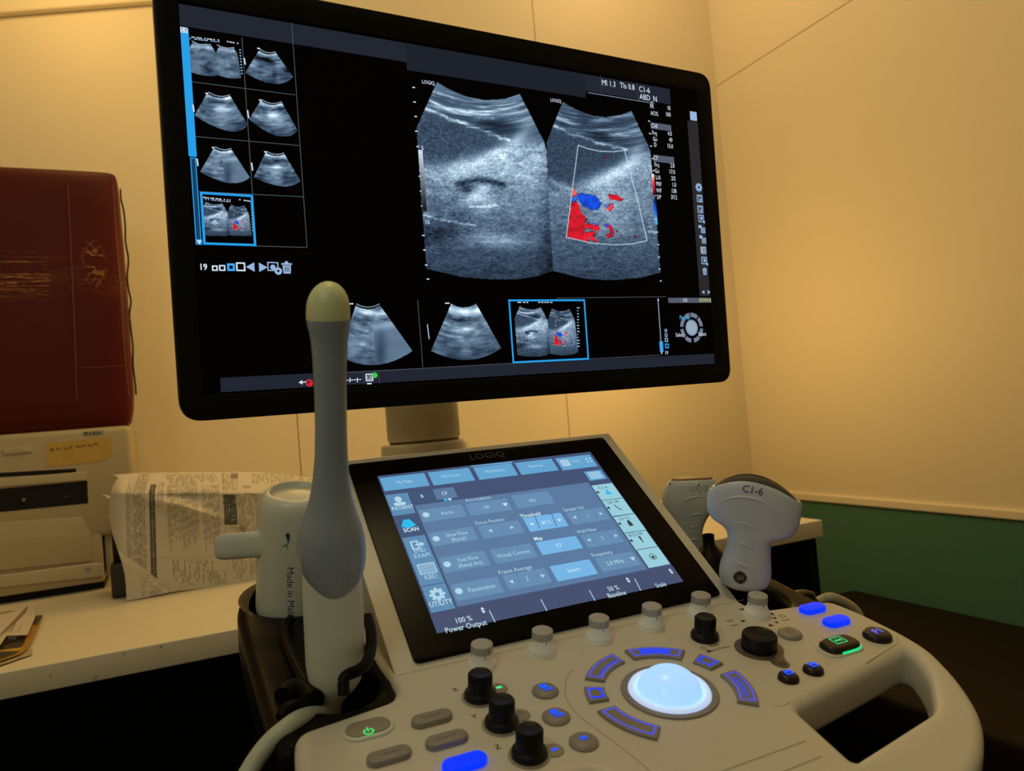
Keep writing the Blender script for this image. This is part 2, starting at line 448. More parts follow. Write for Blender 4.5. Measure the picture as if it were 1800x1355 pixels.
def c3(P): return [(680+a/K3, 60+b_/K3) for a, b_ in P]
LEFTSCAN = c3([(265, 250), (330, 290), (420, 328), (520, 348), (620, 342), (705, 315), (835, 570), (845, 620), (855, 820), (880, 1255), (800, 1282), (700, 1298), (560, 1300), (400, 1288), (208, 1243), (155, 495)])
RIGHTSCAN = c3([(930, 355), (1000, 397), (1090, 430), (1160, 438), (1240, 425), (1295, 405), (1395, 610), (1412, 780), (1450, 1262), (1350, 1290), (1200, 1304), (1050, 1297), (880, 1255), (855, 820), (843, 575)])
def paint_main(gx, gy):
    x = (gx-680)*K3; y = (gy-60)*K3
    mL = inpoly(gx, gy, LEFTSCAN); mR = inpoly(gx, gy, RIGHTSCAN)
    g = np.full(x.shape, .40)
    # ---- left image
    cx, cy = 520, -330                                   # arcs of the near field
    def field(x, y, cx, cy, r0, seed):
        r = np.hypot(x-cx, y-cy); a = np.arctan2(x-cx, y-cy)
        st = fbm(a*7+seed, r/9.0, 4, seed)               # streaks parallel to the probe face
        sp = fbm(a*130, r/5.0, 3, seed+5); st = np.clip((st-.5)*1.7+.5, 0, 1); sp = np.clip((sp-.5)*1.5+.5, 0, 1)
        return r, a, st, sp
    r, a, st, sp = field(x, y, cx, cy, 680, 11)
    near = np.clip((r-675)/170.0, 0, 1.3)
    gl = .25+.60*np.clip(st-.18, 0, 1)*np.exp(-(near-.35)**2*1.5)
    gl = np.where(near < .12, .30+.3*st, gl)
    gl += .16*gauss(x, y, 480, 410, 260, 45, 12)+.10*gauss(x, y, 700, 440, 120, 60, 15)
    gl -= .30*gauss(x, y, 560, 470, 150, 34, 12)*(.5+.9*st)
    liver = 1/(1+np.exp(-((y-(405+(x-200)*.40))/9.0)))*1/(1+np.exp(((y-(672-np.clip(x-300, 0, 400)*.28))/10.0)))*(x < 690)
    gl = gl*(1-liver)+liver*(.29+.24*(sp-.5)+.05*fbm(x/40, y/40, 3, 3))
    wob = (fbm(x/30, y/30, 3, 61)-.5)*26
    gl += .55*line(x, y+wob, [(190, 385), (330, 445), (480, 500), (560, 530), (645, 560)], 9)*np.clip(.1+1.2*st, 0, 1)
    gl += .30*line(x, y+wob, [(230, 360), (420, 420), (560, 440)], 12)*np.clip(-.1+1.5*st, 0, 1)+.25*line(x, y-wob, [(250, 300), (420, 385), (560, 400), (690, 390)], 10)*st
    body = 1/(1+np.exp(-(y-(690-np.clip(x-300, 0, 400)*.30))/14.0))
    deep = .53+.34*(sp-.5)+.34*(fbm(x/44, y/18, 4, 8)-.5)
    deep *= np.clip(1.20-(y-650)/850.0, .40, 1.2)
    gl = gl*(1-body)+body*deep
    gl += .30*gauss(x, y, 410, 720, 150, 55, -12)+.22*gauss(x, y, 550, 640, 110, 26, -28)+.30*gauss(x, y, 700, 545, 80, 30, -42)+.12*gauss(x, y, 760, 700, 90, 260, 0)
    gl += .24*gauss(x, y, 620, 640, 50, 60, 20)*(.4+st)
    gl += .24*gauss(x, y, 520, 880, 120, 70)+.18*gauss(x, y, 640, 740, 90, 50)
    gl += .22*gauss(x, y, 480, 840, 45, 26, -30)+.34*line(x, y+wob*.3, [(440, 912), (510, 915), (580, 905)], 6)+.20*gauss(x, y, 520, 815, 40, 16)+.12*gauss(x, y, 470, 870, 60, 20)
    gl -= .36*line(x, y+wob*.2, [(375, 790), (440, 775), (520, 775), (620, 795)], 17)+.34*gauss(x, y, 425, 812, 46, 30, 10)+.16*gauss(x, y, 570, 835, 34, 30)
    gl += .42*line(x, y+wob*.3, [(200, 958), (300, 985), (400, 1003), (470, 1012)], 7)*np.clip(.3+.9*sp, 0, 1)+.20*line(x, y+wob, [(200, 725), (250, 750), (300, 790)], 14)*st+.22*gauss(x, y, 560, 1090, 160, 40, 8)*(.4+st)
    gl -= .20*gauss(x, y, 290, 1050, 110, 70)-.12*gauss(x, y, 600, 1090, 200, 40)
    gl -= .16*gauss(x, y, 420, 940, 60, 20, -25)
    gl -= .13*np.clip((x-790)/60.0, 0, 1)*np.clip((y-620)/200., 0, 1)
    # ---- right image
    r, a, st, sp = field(x, y, 1150, -260, 680, 23)
    near = np.clip((r-690)/170.0, 0, 1.3)
    gr = .25+.62*np.clip(st-.20, 0, 1)*np.exp(-(near-.35)**2*1.5)
    gr -= .26*gauss(x, y, 1110, 540, 110, 26, 12)*(.5+.9*st)
    liver = 1/(1+np.exp(-((y-(500+(x-900)*.30))/9.0)))*1/(1+np.exp(((y-(790-np.clip(x-980, 0, 400)*.42))/10.0)))*(x < 1330)
    gr = gr*(1-liver)+liver*(.29+.18*(sp-.5))
    wob = (fbm(x/30, y/30, 3, 62)-.5)*20
    gr += .50*line(x, y+wob, [(880, 490), (1000, 535), (1130, 578), (1270, 610)], 8)*np.clip(.1+1.2*st, 0, 1)+.25*line(x, y+wob, [(900, 440), (1050, 500), (1280, 540)], 10)*st
    body = 1/(1+np.exp(-(y-(805-np.clip(x-980, 0, 400)*.45))/12.0))
    deep = .52+.30*(sp-.5)+.26*(fbm(x/44, y/18, 4, 31)-.5)
    deep *= np.clip(1.22-(y-700)/850.0, .42, 1.2)
    gr = gr*(1-body)+body*deep
    gr += .34*gauss(x, y, 1310, 650, 80, 40, -55)+.24*gauss(x, y, 1150, 770, 110, 45, -20)+.20*gauss(x, y, 1220, 720, 60, 26, -30)
    gr += .16*gauss(x, y, 1180, 900, 130, 90)+.22*line(x, y+wob, [(865, 770), (920, 800), (985, 830)], 16)*(.3+st)
    gr += .12*gauss(x, y, 1200, 1030, 120, 60)
    g = np.where(mR & ~mL, gr, gl)
    g += (np.random.RandomState(3).rand(*g.shape)-.5)*.11
    rgb = tint(g)
    # ---- colour flow
    def blob(poly, col, wob=6):
        nonlocal rgb
        wx = x+(vnoise(x/9, y/9, 41)-.5)*wob*2; wy = y+(vnoise(x/9, y/9, 42)-.5)*wob*2
        m = inpoly(wx, wy, poly)
        edge = ~inpoly(wx+3, wy+3, poly) | ~inpoly(wx-3, wy-3, poly)
        s = (.82+.36*vnoise(x/22, y/22, 44))[..., None]
        rgb = np.where(m[..., None], np.array(col)[None, None]*s*np.where(edge, .35, 1.0)[..., None], rgb)
    RED, BLU = (215, 25, 45), (15, 75, 215)
    blob([(975, 885), (1010, 890), (1030, 950), (1060, 975), (1048, 1000), (1120, 1010), (1125, 1045), (1085, 1035), (1040, 1020), (1058, 1060), (1070, 1100), (1000, 1090), (950, 1075)], RED)
    blob([(1050, 1048), (1100, 1040), (1105, 1060), (1090, 1070), (1125, 1105), (1080, 1090)], RED)
    blob([(1175, 845), (1215, 850), (1256, 872), (1240, 886), (1175, 872)], RED, 3)
    blob([(990, 812), (1008, 850), (1010, 880), (975, 880), (980, 840)], (235, 90, 80), 4)
    blob([(975, 868), (1000, 850), (1012, 868), (1000, 888), (975, 885)], (40, 110, 235), 3)
    blob([(1005, 845), (1050, 842), (1075, 850), (1120, 862), (1135, 895), (1125, 925), (1085, 932), (1045, 915), (1015, 880)], BLU, 4)
    blob([(1150, 905), (1170, 900), (1195, 895), (1200, 920), (1180, 940), (1160, 920)], (225, 60, 70), 3)
    blob([(1150, 905), (1175, 900), (1182, 912), (1160, 918)], (60, 120, 240), 2)
    blob([(1085, 1000), (1110, 998), (1122, 1008), (1100, 1014)], (50, 110, 235), 2)
    blob([(1142, 1012), (1165, 1002), (1195, 1022), (1202, 1070), (1170, 1080), (1155, 1065), (1180, 1055), (1178, 1030)], (205, 25, 60), 3)
    blob([(1150, 1008), (1168, 1000), (1175, 1015), (1158, 1022)], (60, 70, 220), 2)
    for (u, v, rr) in [(1153, 651, 7), (1218, 1045, 6), (1238, 1065, 4), (1192, 1088, 4), (1210, 1085, 4), (1315, 1072, 8), (1127, 847, 3), (1128, 868, 3), (1222, 832, 3), (1242, 828, 3), (1218, 1035, 4), (1360, 1085, 3), (1290, 1060, 3), (1322, 1045, 3)]:
        m = (x-u)**2+(y-v)**2 < rr*rr; rgb = np.where(m[..., None], np.array((110, 15, 40))[None, None], rgb)
    bxp = [(1013, 587), (1060, 605), (1130, 620), (1200, 622), (1258, 615), (1320, 850), (1378, 1093), (1300, 1110), (1200, 1116), (1080, 1105), (950, 1075), (985, 800), (1013, 587)]
    d = line(x, y, bxp, 2.0); rgb = rgb*(1-d[..., None])+np.array((215, 232, 250))[None, None]*d[..., None]
    return rgb, mL | mR
def sector(kind, seed, box, P):
    """thumbnail: P = fan outline in photo pixels"""
    def f(gx, gy):
        x0, y0, x1, y1 = box; u = (gx-x0)/(x1-x0); v = (gy-y0)/(y1-y0)
        m = inpoly(gx, gy, P); cx, cy = .5, -.45; r = np.hypot((u-cx)*1.1, v-cy); a = np.arctan2(u-cx, v-cy)
        st = fbm(a*6+seed, r*22, 4, seed); bl = fbm(u*6, v*6, 4, seed+3)
        g = .46+.55*(st-.5)+.5*(bl-.5)
        g *= np.clip(1.25-v*.55, .5, 1.2)
        g += .35*np.exp(-((r-.62)/.05)**2)
        if kind == 'gb': g -= .6*gauss(u, v, .42, .33, .17, .05, 25)+.4*gauss(u, v, .88, .62, .1, .1)+.2*gauss(u, v, .6, .72, .06, .25)
        if kind == 'gas': g = np.where((u > .45+(v-.3)*.05) & (v > .30), .50-.20*gauss(u, v, .55, .78, .08, .35)+.1*(bl-.5)+.20*gauss(u, v, .62, .36, .3, .06, -12), g+.15*gauss(u, v, .3, .6, .2, .2))
        if kind == 'abd': g = g+.3*gauss(u, v, .5, .45, .2, .05)+.2*gauss(u, v, .5, .6, .15, .25)-.2*gauss(u, v, .5, .28, .3, .05)
        return tint(g), m
    return f
def fan(tl, tr, br, bot, bl, sag):
    arc = []
    for k in range(9):
        t = k/8; arc.append((tl[0]*(1-t)+tr[0]*t, tl[1]*(1-t)+tr[1]*t+sag*4*t*(1-t)))
    low = []
    for k in range(13):
        t = k/12; q = (2*bot[0]-(br[0]+bl[0])/2, 2*bot[1]-(br[1]+bl[1])/2)
        low.append((br[0]*(1-t)**2+q[0]*2*t*(1-t)+bl[0]*t*t, br[1]*(1-t)**2+q[1]*2*t*(1-t)+bl[1]*t*t))
    return arc+low
def monitor():
    F = DIS
    root = thing('monitor', 'large black flat monitor on a cream arm above the touch panel, showing grey ultrasound scans', 'monitor', F.w(0, -.17, -.03))
    w0, w1, h0, h1 = -.281, .286, -.1705, .174
    out = fillet([(w0, h0), (w1, h0), (w1, h1), (w0, h1)], .017, 8)
    inn = fillet([(-.2645, -.1512), (.2645, -.1512), (.2645, .1512), (-.2645, .1512)], .001, 1)
    b = bmesh.new(); plate(b, F.M(0, 0, .0015), out, .012, [inn], .0018)
    build('bezel', b, [mat('monitor_bezel', (.007, .006, .004), .45, var=.05, bump=.1, bscale=900, spec=.4, ior=1.2)], root, 40)
    b = bmesh.new()
    plate(b, F.M(0, 0, -.0106), fillet([(w0+.001, h0+.001), (w1-.001, h0+.001), (w1-.001, h1-.001), (w0+.001, h1-.001)], .017, 8), .016, (), .004)
    plate(b, F.M(0, 0, -.026), fillet([(w0+.05, h0+.04), (w1-.05, h0+.04), (w1-.05, h1-.03), (w0+.05, h1-.03)], .03, 8), .03, (), .012)
    build('back_shell', b, [mat('monitor_back_shell', (.30, .26, .19), .4)], root, 40)
    b = bmesh.new()
    bx(b, F.M(0, 0, -.0006), .5285, .302, .001)
    disp = build('display', b, [mat('display_panel_black', (.0045, .0036, .0024), .4, spec=.4, ior=1.12, var=0)], root)
    E = 1.0
    # ---- flat areas
    mats = [glow((29, 35, 48)), glow((36, 158, 232)), glow((16, 62, 98)), glow((150, 170, 190)), glow((70, 76, 84)), glow((212, 226, 242)),
            glow((150, 180, 218)), glow((60, 170, 245)), glow((4, 6, 10)), glow((24, 30, 42)), glow((225, 225, 90)), glow((225, 30, 50)), glow((60, 200, 70)), glow((84, 90, 108)), glow((38, 38, 42)), glow((70, 185, 240)), glow((112, 122, 142))]
    NAVY, BLUE, DKB, GREY, LINE, WHT, ICO, SEL, BLK, NAVY2, YEL, RED, GRN, BAR, STRIP, CY, MID = range(17)
    b = bmesh.new()
    u0, v0 = -.2635, .150; _, vh = F.hit((340, 49)); uh, _ = F.hit((1178, 170))
    flat(b, F, [(u0, v0), (uh, v0), (uh, vh), (u0, vh)], .0001, NAVY)
    rectp(b, F, (712, 76), (1030, 172), .00015, NAVY2)
    _, vb = F.hit((612, 653)); _, vm = F.hit((1256, 637))
    flat(b, F, [(u0+.012, vb), (.2635, vb), (.2635, -.1495), (u0+.012, -.1495)], .0001, NAVY)
    rectp(b, F, (1208, 212), (1248, 520), .0001, STRIP)
    build('menu_bar', b, mats, disp)
    # ---- scans
    PM = picture_mat('display_scan_picture', True, es=E)
    picture('scan_image', F, (728, 138, 1166, 496), 1.0, paint_main, PM, disp, .0003)
    tb = [('abd', 3, (428, 82, 518, 150), fan((455, 88), (485, 92), (516, 135), (482, 148), (430, 128), 5), 'gb'),
          ('abd', 5, (340, 160, 437, 232), fan((364, 163), (405, 168), (436, 219), (402, 231), (341, 203), 6), 'abd'),
          ('abd', 9, (436, 172, 525, 240), fan((458, 176), (496, 180), (524, 229), (490, 240), (437, 210), 6), 'abd'),
          ('gas', 12, (350, 256, 441, 322), fan((376, 259), (407, 262), (440, 312), (403, 322), (351, 302), 5), 'gas'),
          ('abd', 15, (444, 264, 530, 330), fan((467, 267), (500, 270), (529, 318), (497, 328), (445, 312), 5), 'abd'),
          ('gas', 19, (596, 532, 728, 642), fan((625, 536), (668, 536), (726, 617), (660, 642), (596, 626), 7), 'gas'),
          ('abd', 27, (756, 530, 884, 636), fan((793, 533), (837, 533), (882, 612), (822, 633), (757, 617), 7), 'abd')]
    for k_, sd, box, P, kind in tb:
        picture('thumbnail', F, box, .9, sector(kind, sd, box, P), PM, disp, .0003)
    for quad, colr in [(((332, 71), (421, 83), (424, 137), (336, 128)), False), (((354, 354), (440, 360), (443, 414), (358, 414)), True), (((904, 538), (1014, 541), (1017, 620), (909, 626)), True)]:
        xs = [q[0] for q in quad]; ys = [q[1] for q in quad]
        TL, TR, BR, BL = quad
        ysl = (TR[1]-TL[1])
        # lower the warp so that the fans stay level with the quad
        picture('thumbnail', F, (min(xs)-1, min(ys)-1, max(xs)+1, max(ys)+1), .7, paint_small(quad, colr), PM, disp, .0003)
    # ---- lines, boxes, icons
    b = bmesh.new(); n = .0004
    rectp(b, F, (316.5, 48), (346, 276), n-.0001, BLUE); rectp(b, F, (334.5, 277), (354, 429), n-.0001, DKB)
    rectp(b, F, (316.8, 48.5), (329.5, 58), n, DKB); frame_rect(b, F, (316.5, 47.5), (329.8, 59), .0008, n+.0001, WHT)
    frame_rect(b, F, (334, 277), (354.5, 430), .0007, n, BLUE); frame_rect(b, F, (345, 420.5), (355.5, 430.5), .0006, n+.0001, BLUE)
    def tri(px, s, rot, mi, nn=n+.0002):
        u, v = F.hit(px); flat(b, F, [(u+s*math.cos(rot+2*PI*k/3), v+s*math.sin(rot+2*PI*k/3)) for k in range(3)], nn, mi)
    tri((323, 53), .0022, PI/2, WHT); tri((350, 425), .0022, -PI/2, WHT)
    build('scroll_bar', b, mats, disp); b = bmesh.new()
    for p, q in [((425, 66), (450, 432)), ((512.5, 40), (539.5, 434)), ((337, 144), (519, 167)), ((342, 240), (526, 256)), ((349, 337), (533, 346)), ((450, 432.5), (540, 435)),
                 ((734, 527), (743, 645)), ((608, 655), (1160, 624)), ((978, 524), (1170, 521.5)), ((1176, 524), (1176, 532))]:
        seg_(b, F, p, q, .0006, n-.0001, LINE)
    seg_(b, F, (1033, 163), (1150, 182), .0005, n, GREY); seg_(b, F, (1055, 132), (1058, 166), .0004, n, LINE); seg_(b, F, (1119, 142), (1121, 177), .0004, n, LINE)
    build('grid_line', b, mats, disp); b = bmesh.new()
    frame_rect(b, F, (351, 337), (450.5, 433), .0018, n+.0001, BLUE); frame_rect(b, F, (893, 526.5), (1035, 632), .0017, n+.0001, BLUE)
    for (px, s, t, mi) in [((377.5, 471.5), .0042, .0010, WHT), ((390.5, 471), .0046, .0010, WHT), ((406, 469.7), .0058, .0016, SEL), ((423, 469), .0069, .0011, WHT),
                           ((1170, 581), .0031, .0008, ICO), ((1170.5, 589), .0036, .0008, ICO), ((1171, 597.5), .0042, .0009, ICO), ((1172, 608), .005, .0012, BLUE)]:
        u, v = F.hit(px); frame_uv(b, F, u-s/2*1.0, v+s/2, u+s/2, v-s/2, t, n, mi)
    build('size_icon', b, mats, disp); b = bmesh.new()
    tri((442, 469.5), .0043, PI, ICO); tri((460, 470), .0043, 0, ICO)
    u, v = F.hit((479.5, 468.5)); frame_uv(b, F, u-.0044, v+.0036, u+.0044, v-.0036, .0009, n, ICO); disc(b, F, u, v-.0006, .0021, n, ICO); disc(b, F, u+.0040, v-.0036, .0030, n+.0001, ICO); disc(b, F, u+.004, v-.0036, .001, n+.0002, BLK)
    def trash(px, k):
        u, v = F.hit(px); flat(b, F, [(u-.0034*k, v+.0018*k), (u+.0034*k, v+.0018*k), (u+.0028*k, v-.0048*k), (u-.0028*k, v-.0048*k)], n, ICO)
        flat(b, F, [(u-.0042*k, v+.0036*k), (u+.0042*k, v+.0036*k), (u+.0042*k, v+.0023*k), (u-.0042*k, v+.0023*k)], n, ICO); disc(b, F, u, v+.0038*k, .0015*k, n, ICO)
        for q in (-1, 0, 1): flat(b, F, [(u+(q*.0014-.0003)*k, v+.0008*k), (u+(q*.0014+.0003)*k, v+.0008*k), (u+(q*.0014+.0003)*k, v-.0036*k), (u+(q*.0014-.0003)*k, v-.0036*k)], n+.0001, BLK)
    trash((504, 470.5), 1.0); trash((1238.5, 477), .8)
    build('toolbar_icon', b, mats, disp); b = bmesh.new()
    # right icon column
    rectp(b, F, (1212, 195.5), (1225, 213), n, ICO, .0012)
    u, v = F.hit((1228, 329.5)); gear(b, F, u, v, .0050, n, ICO, BLK)
    for i, (px, sub) in enumerate([((1229.5, 349), 0), ((1230.5, 368), 0), ((1232, 384), 1), ((1233.5, 403), 2), ((1235, 421), 2), ((1236, 440), 3), ((1237.5, 458), 1)]):
        u, v = F.hit(px); s = .0040
        if sub in (0, 1): frame_uv(b, F, u-s, v+s, u+s, v-s, .0010, n, ICO)
        if sub == 0: frame_uv(b, F, u-.4*s, v+.7*s, u+.6*s, v-.3*s, .0006, n, ICO); disc(b, F, u+.2*s, v-.5*s, .3*s, n, ICO, 8)
        if sub == 1: flat(b, F, [(u-.3*s, v+.5*s), (u+.5*s, v+.5*s), (u+.5*s, v-.4*s), (u-.3*s, v-.4*s)], n, ICO); disc(b, F, u+s, v-s, .35*s, n+.0001, ICO, 8)
        if sub == 2:
            flat(b, F, [(u-1.2*s, v+1.1*s), (u-.1*s, v+1.1*s), (u-.1*s, v+.3*s), (u-1.2*s, v+.3*s)], n, ICO)
            for q in range(4):
                for t in range(4): flat(b, F, [(u-.4*s+q*.42*s, v+.5*s-t*.42*s), (u-.08*s+q*.42*s, v+.5*s-t*.42*s), (u-.08*s+q*.42*s, v+.18*s-t*.42*s), (u-.4*s+q*.42*s, v+.18*s-t*.42*s)], n, ICO)
        if sub == 3:
            flat(b, F, fillet([(u-s, v-s), (u+s, v-s), (u+s, v+s), (u-s, v+s)], .001, 3), n, GREY); frame_uv(b, F, u-.1*s, v+.6*s, u+.6*s, v-.7*s, .0006, n+.0001, BLK)
    tri((1236, 513.5), .0026, PI, ICO); tri((1245, 513.5), .0026, 0, ICO)
    build('side_icon', b, mats, disp); b = bmesh.new()
    # grey headers and gauges
    rectp(b, F, (1143, 215), (1180, 231), n-.0001, BAR); rectp(b, F, (1147.5, 272), (1185, 288), n-.0001, BAR)
    rectp(b, F, (1174, 523.5), (1250, 532), n-.0001, BAR)
    frame_rect(b, F, (1156, 524), (1163, 624), .0005, n, GREY); rectp(b, F, (1158.5, 600), (1166, 618), n, BLUE)
    tri((1156.5, 527), .0014, PI/2, WHT); tri((1162.5, 619.5), .0014, -PI/2, WHT)
    for p in [(727, 154), (728.5, 179.5), (730.5, 205), (731.5, 231), (734, 258), (738, 310), (740, 336), (742, 362), (744, 414), (746, 439.5), (749, 466), (752, 490.5),
              (1140.5, 213), (1142, 235), (1144, 257), (1147, 279), (1149, 300), (1151, 344), (1155, 408), (1157, 430), (1158, 452), (1159, 473), (1161, 494)]:
        u, v = F.hit(p); flat(b, F, [(u-.0012, v+.0005), (u+.0012, v+.0005), (u+.0012, v-.0005), (u-.0012, v-.0005)], n, WHT)
    for p, q, mm in [((429, 102), (431, 114), WHT), ((339, 184), (341, 197), WHT), ((435, 194), (437, 208), WHT), ((346, 279), (348, 292), WHT), ((442, 286), (444, 300), WHT), ((751, 570), (754, 596), ICO),
                     ((452, 85), (457, 86), WHT), ((361, 164), (366, 165), WHT), ((455, 176), (460, 176.5), WHT), ((372, 259.5), (377, 260), WHT), ((464, 267), (469, 267.5), WHT), ((614, 534), (621, 534), WHT), ((782, 533), (790, 533), WHT)]:
        seg_(b, F, p, q, .0010, n, mm)
    for P in ([(337, 72), (344, 77), (352, 79), (364, 78)], [(381, 79), (390, 83), (400, 85), (412, 84)]):
        for i in range(3): seg_(b, F, P[i], P[i+1], .0006, n, GREY)
    # thin transducer arcs over the fans
    for tl, tr, sg in [((457, 87), (484, 91), 4), ((366, 162), (404, 167), 5), ((459, 175), (495, 179), 5), ((378, 258), (406, 261), 4), ((468, 266), (499, 269), 4), ((626, 534), (667, 534), 6)]:
        pr = None
        for k in range(9):
            t = k/8; q = (tl[0]*(1-t)+tr[0]*t, tl[1]*(1-t)+tr[1]*t+sg*4*t*(1-t))
            if pr: seg_(b, F, pr, q, .0006, n+.0001, GREY)
            pr = q
    build('depth_mark', b, mats, disp); b = bmesh.new()
    # blocks of tiny header writing inside the thumbnails
    rnd = random.Random(4)
    for (xa, ya, xb, yb, rows, dens) in [(332, 65, 385, 71, 2, 14), (398, 73, 420, 77, 1, 6), (356, 347, 405, 352, 2, 16), (420, 351, 440, 354, 1, 6), (907, 528, 965, 528, 1, 12), (907, 531.5, 970, 531.5, 1, 12), (987, 527, 1012, 527, 1, 6)]:
        for rr in range(rows):
            for k in range(dens):
                t = (k+rnd.random()*.5)/dens
                if rnd.random() < .15: continue
                p = (xa+(xb-xa)*t, ya+(yb-ya)*t+rr*3); q = (p[0]+(xb-xa)/dens*.65, p[1]+(yb-ya)/dens*.65)
                seg_(b, F, p, q, .0009, n, WHT if rr == 0 else ICO)
    for k in range(14):
        seg_(b, F, (1013.5+rnd.random(), 541+k*5.2), (1016+rnd.random()*3, 541+k*5.2), .0010, n, GREY if k in (1, 6) else ICO)
    for k in range(9): seg_(b, F, (420.5+k*.4, 88+k*5.2), (423+k*.4, 88+k*5.2), .0010, n, ICO)
    for k in range(10): seg_(b, F, (440.5+k*.3, 358+k*5.2), (443+k*.3, 358+k*5.2), .0010, n, ICO)
    build('thumbnail_writing', b, mats, disp)
    b = bmesh.new()
    cm = []
    def strip(a, c, wd, cols):
        N = len(cols)
        for k in range(N):
            p = (a[0]+(c[0]-a[0])*k/N, a[1]+(c[1]-a[1])*k/N); q = (a[0]+(c[0]-a[0])*(k+1)/N, a[1]+(c[1]-a[1])*(k+1)/N)
            cm.append(glow(cols[k])); seg_(b, F, p, q, wd, .00045, len(cm)-1)
    strip((738.5, 264), (746.5, 371.5), .0042, [(205-14*k, 218-15*k, 235-16*k) for k in range(14)])
    build('grey_scale', b, cm, disp); b = bmesh.new(); cm.clear()
    strip((1147, 306), (1149.5, 344), .0034, [(250, 225, 215), (245, 150, 130), (240, 80, 70), (225, 40, 60), (200, 20, 50), (150, 10, 45), (80, 5, 35)])
    strip((1149.8, 350), (1153.5, 395), .0034, [(10, 30, 120), (10, 55, 180), (10, 80, 225), (20, 100, 240), (50, 130, 235), (110, 180, 235), (60, 180, 225)])
    build('colour_scale', b, cm, disp)
    # ---- wheel pictogram lower right
    b = bmesh.new(); u, v = F.hit((1215.5, 576)); disc(b, F, u, v, .0086, n, GREY, 28); ringp(b, F, u, v, .0074, .0078, n+.0001, BAR)
    for a0, a1 in ((52, 92), (98, 125), (132, 175), (185, 222), (228, 262), (-48, -82)[::-1], (-42, -5), (5, 45)):
        ringp(b, F, u, v, .0118, .0163, n, MID, a0, a1, 6)
    build('pointer_wheel', b, mats, disp)
    # ---- status icons bottom
    b = bmesh.new()
    seg_(b, F, (527, 672.5), (538, 671), .0008, n, WHT); tri((529, 672), .0021, PI, WHT); u, v = F.hit((543.5, 673)); ringp(b, F, u, v, .0018, .0030, n, RED)
    for k in range(3): disc(b, F, u+.0006, v-.0006, .0012, n, RED, 10)
    build('status_icon', b, mats, disp); b = bmesh.new()
    for k in range(6): seg_(b, F, (608+k*4.6, 668.5-k*.3), (611.5+k*4.6, 668.3-k*.3), .0007, n, WHT)
    for k in (615, 628): seg_(b, F, (k, 664), (k, 672), .0007, n, WHT)
    build('status_icon', b, mats, disp); b = bmesh.new()
    seg_(b, F, (638, 655), (640, 676), .0004, n, LINE); seg_(b, F, (665, 653), (667, 674), .0004, n, LINE)
    frame_rect(b, F, (642, 657), (656, 669.5), .0009, n, WHT); seg_(b, F, (645, 674.5), (653, 674), .0011, n, WHT); u, v = F.hit((658.5, 659.5)); disc(b, F, u, v, .0024, n+.0001, GRN)
    build('status_icon', b, mats, disp)
    # ---- writing
    b = bmesh.new()
    T = lambda px, s, cap, mi=WHT, al='LEFT', xs=.86, bo=0.0: ftext(b, F, px, s, cap, .0005, mi, al, xs, bo)
    T((357, 469), '19', .0047, WHT, 'CENTER', .9, .02); T((741, 143.5), 'LOGIQ', .0033); T((967, 175.5), 'LOGIQ', .0033)
    T((1057, 144.5), 'MI 1.3', .0058); T((1089, 149.5), 'TIs 0.8', .0058); T((1122.5, 156), 'C1-6', .0060); T((1123.5, 169.5), 'ABD_N', .0060)
    rows = [('FR', '10', (1142, 186), (1178, 190.5)), ('AO%', '100', (1143, 198.5), (1178.5, 202)), ('Frq', '4.0', (1145.5, 233), (1180.5, 235.5)), ('Gn', '49', (1147, 244), (1181.5, 246.5)), ('D', '15.0', (1149, 254), (1182.5, 257.5)),
            ('Frq', '2.8', (1149.5, 289), (1185, 291.5)), ('Gn', '17.0', (1150.5, 300), (1186, 302.5)), ('L/A', '2/2', (1152, 311.5), (1187, 314)), ('PRF', '1.0', (1152.5, 323), (1188, 325)), ('WF', '138', (1153, 334.5), (1188.5, 336)), ('S/P', '3/12', (1154, 346), (1189.5, 347))]
    for a_, c_, p, q in rows:
        T(p, a_, .0046, WHT, 'LEFT', .74); T(q, c_, .0046, WHT, 'RIGHT', .74)
    T((1144, 220.5), 'CHI', .0046, WHT, 'LEFT', .8); T((1148.5, 277), 'CF', .0046, WHT, 'LEFT', .8)
    T((1132, 300), '13', .0036); T((1143, 300.5), '9', .0036); T((1138, 398.5), '-13', .0036); T((1138, 406), 'cm/s', .0036); T((1148, 408.5), '20', .003)
    T((740, 260), '5', .004); T((746, 390), '10', .004)
    T((1204, 527.5), '0:0', .0040, WHT, 'CENTER'); T((1249, 527), '(0.3:0.4 s)', .0040, YEL, 'RIGHT', .75)
    T((1194, 558), 'Pointer', .0042, CY, 'LEFT', .85); T((1187, 588.5), 'Select', .0042, WHT, 'LEFT', .8); T((1227, 587), 'Select', .0042, WHT, 'LEFT', .8); T((1168, 620), '19', .0038)
    T((649, 663.5), 'GE', .0034, WHT, 'CENTER')
    build('screen_writing', b, mats, disp)
    return root
def paint_small(quad, colour):
    TL, TR, BR, BL = [np.array(q, float) for q in quad]
    def f(gx, gy):
        u = np.clip((gx-TL[0])/(TR[0]-TL[0]), -.2, 1.2); v = (gy-(TL[1]+(TR[1]-TL[1])*u))/((BL[1]-TL[1])*(1-u)+(BR[1]-TR[1])*u)
        u = (gx-(TL[0]+(BL[0]-TL[0])*v))/((TR[0]-TL[0])*(1-v)+(BR[0]-BL[0])*v)
        # perspective slope of the big picture removed: top slopes 50 px, bottom level
        X = 731+u*(1161-731)+(v*18)*(1-u); top = 143+u*50; bot = 478+u*2
        Y = top+(bot-top)*v
        rgb, m = paint_main(X, Y)
        if not colour: rgb = tint(.20+.50*fbm(u*8, v*8, 4, 77)+.3*np.exp(-((v-.15)/.06)**2)-.25*gauss(u, v, .35, .8, .1, .15))
        return rgb, m
    return f
monitor()

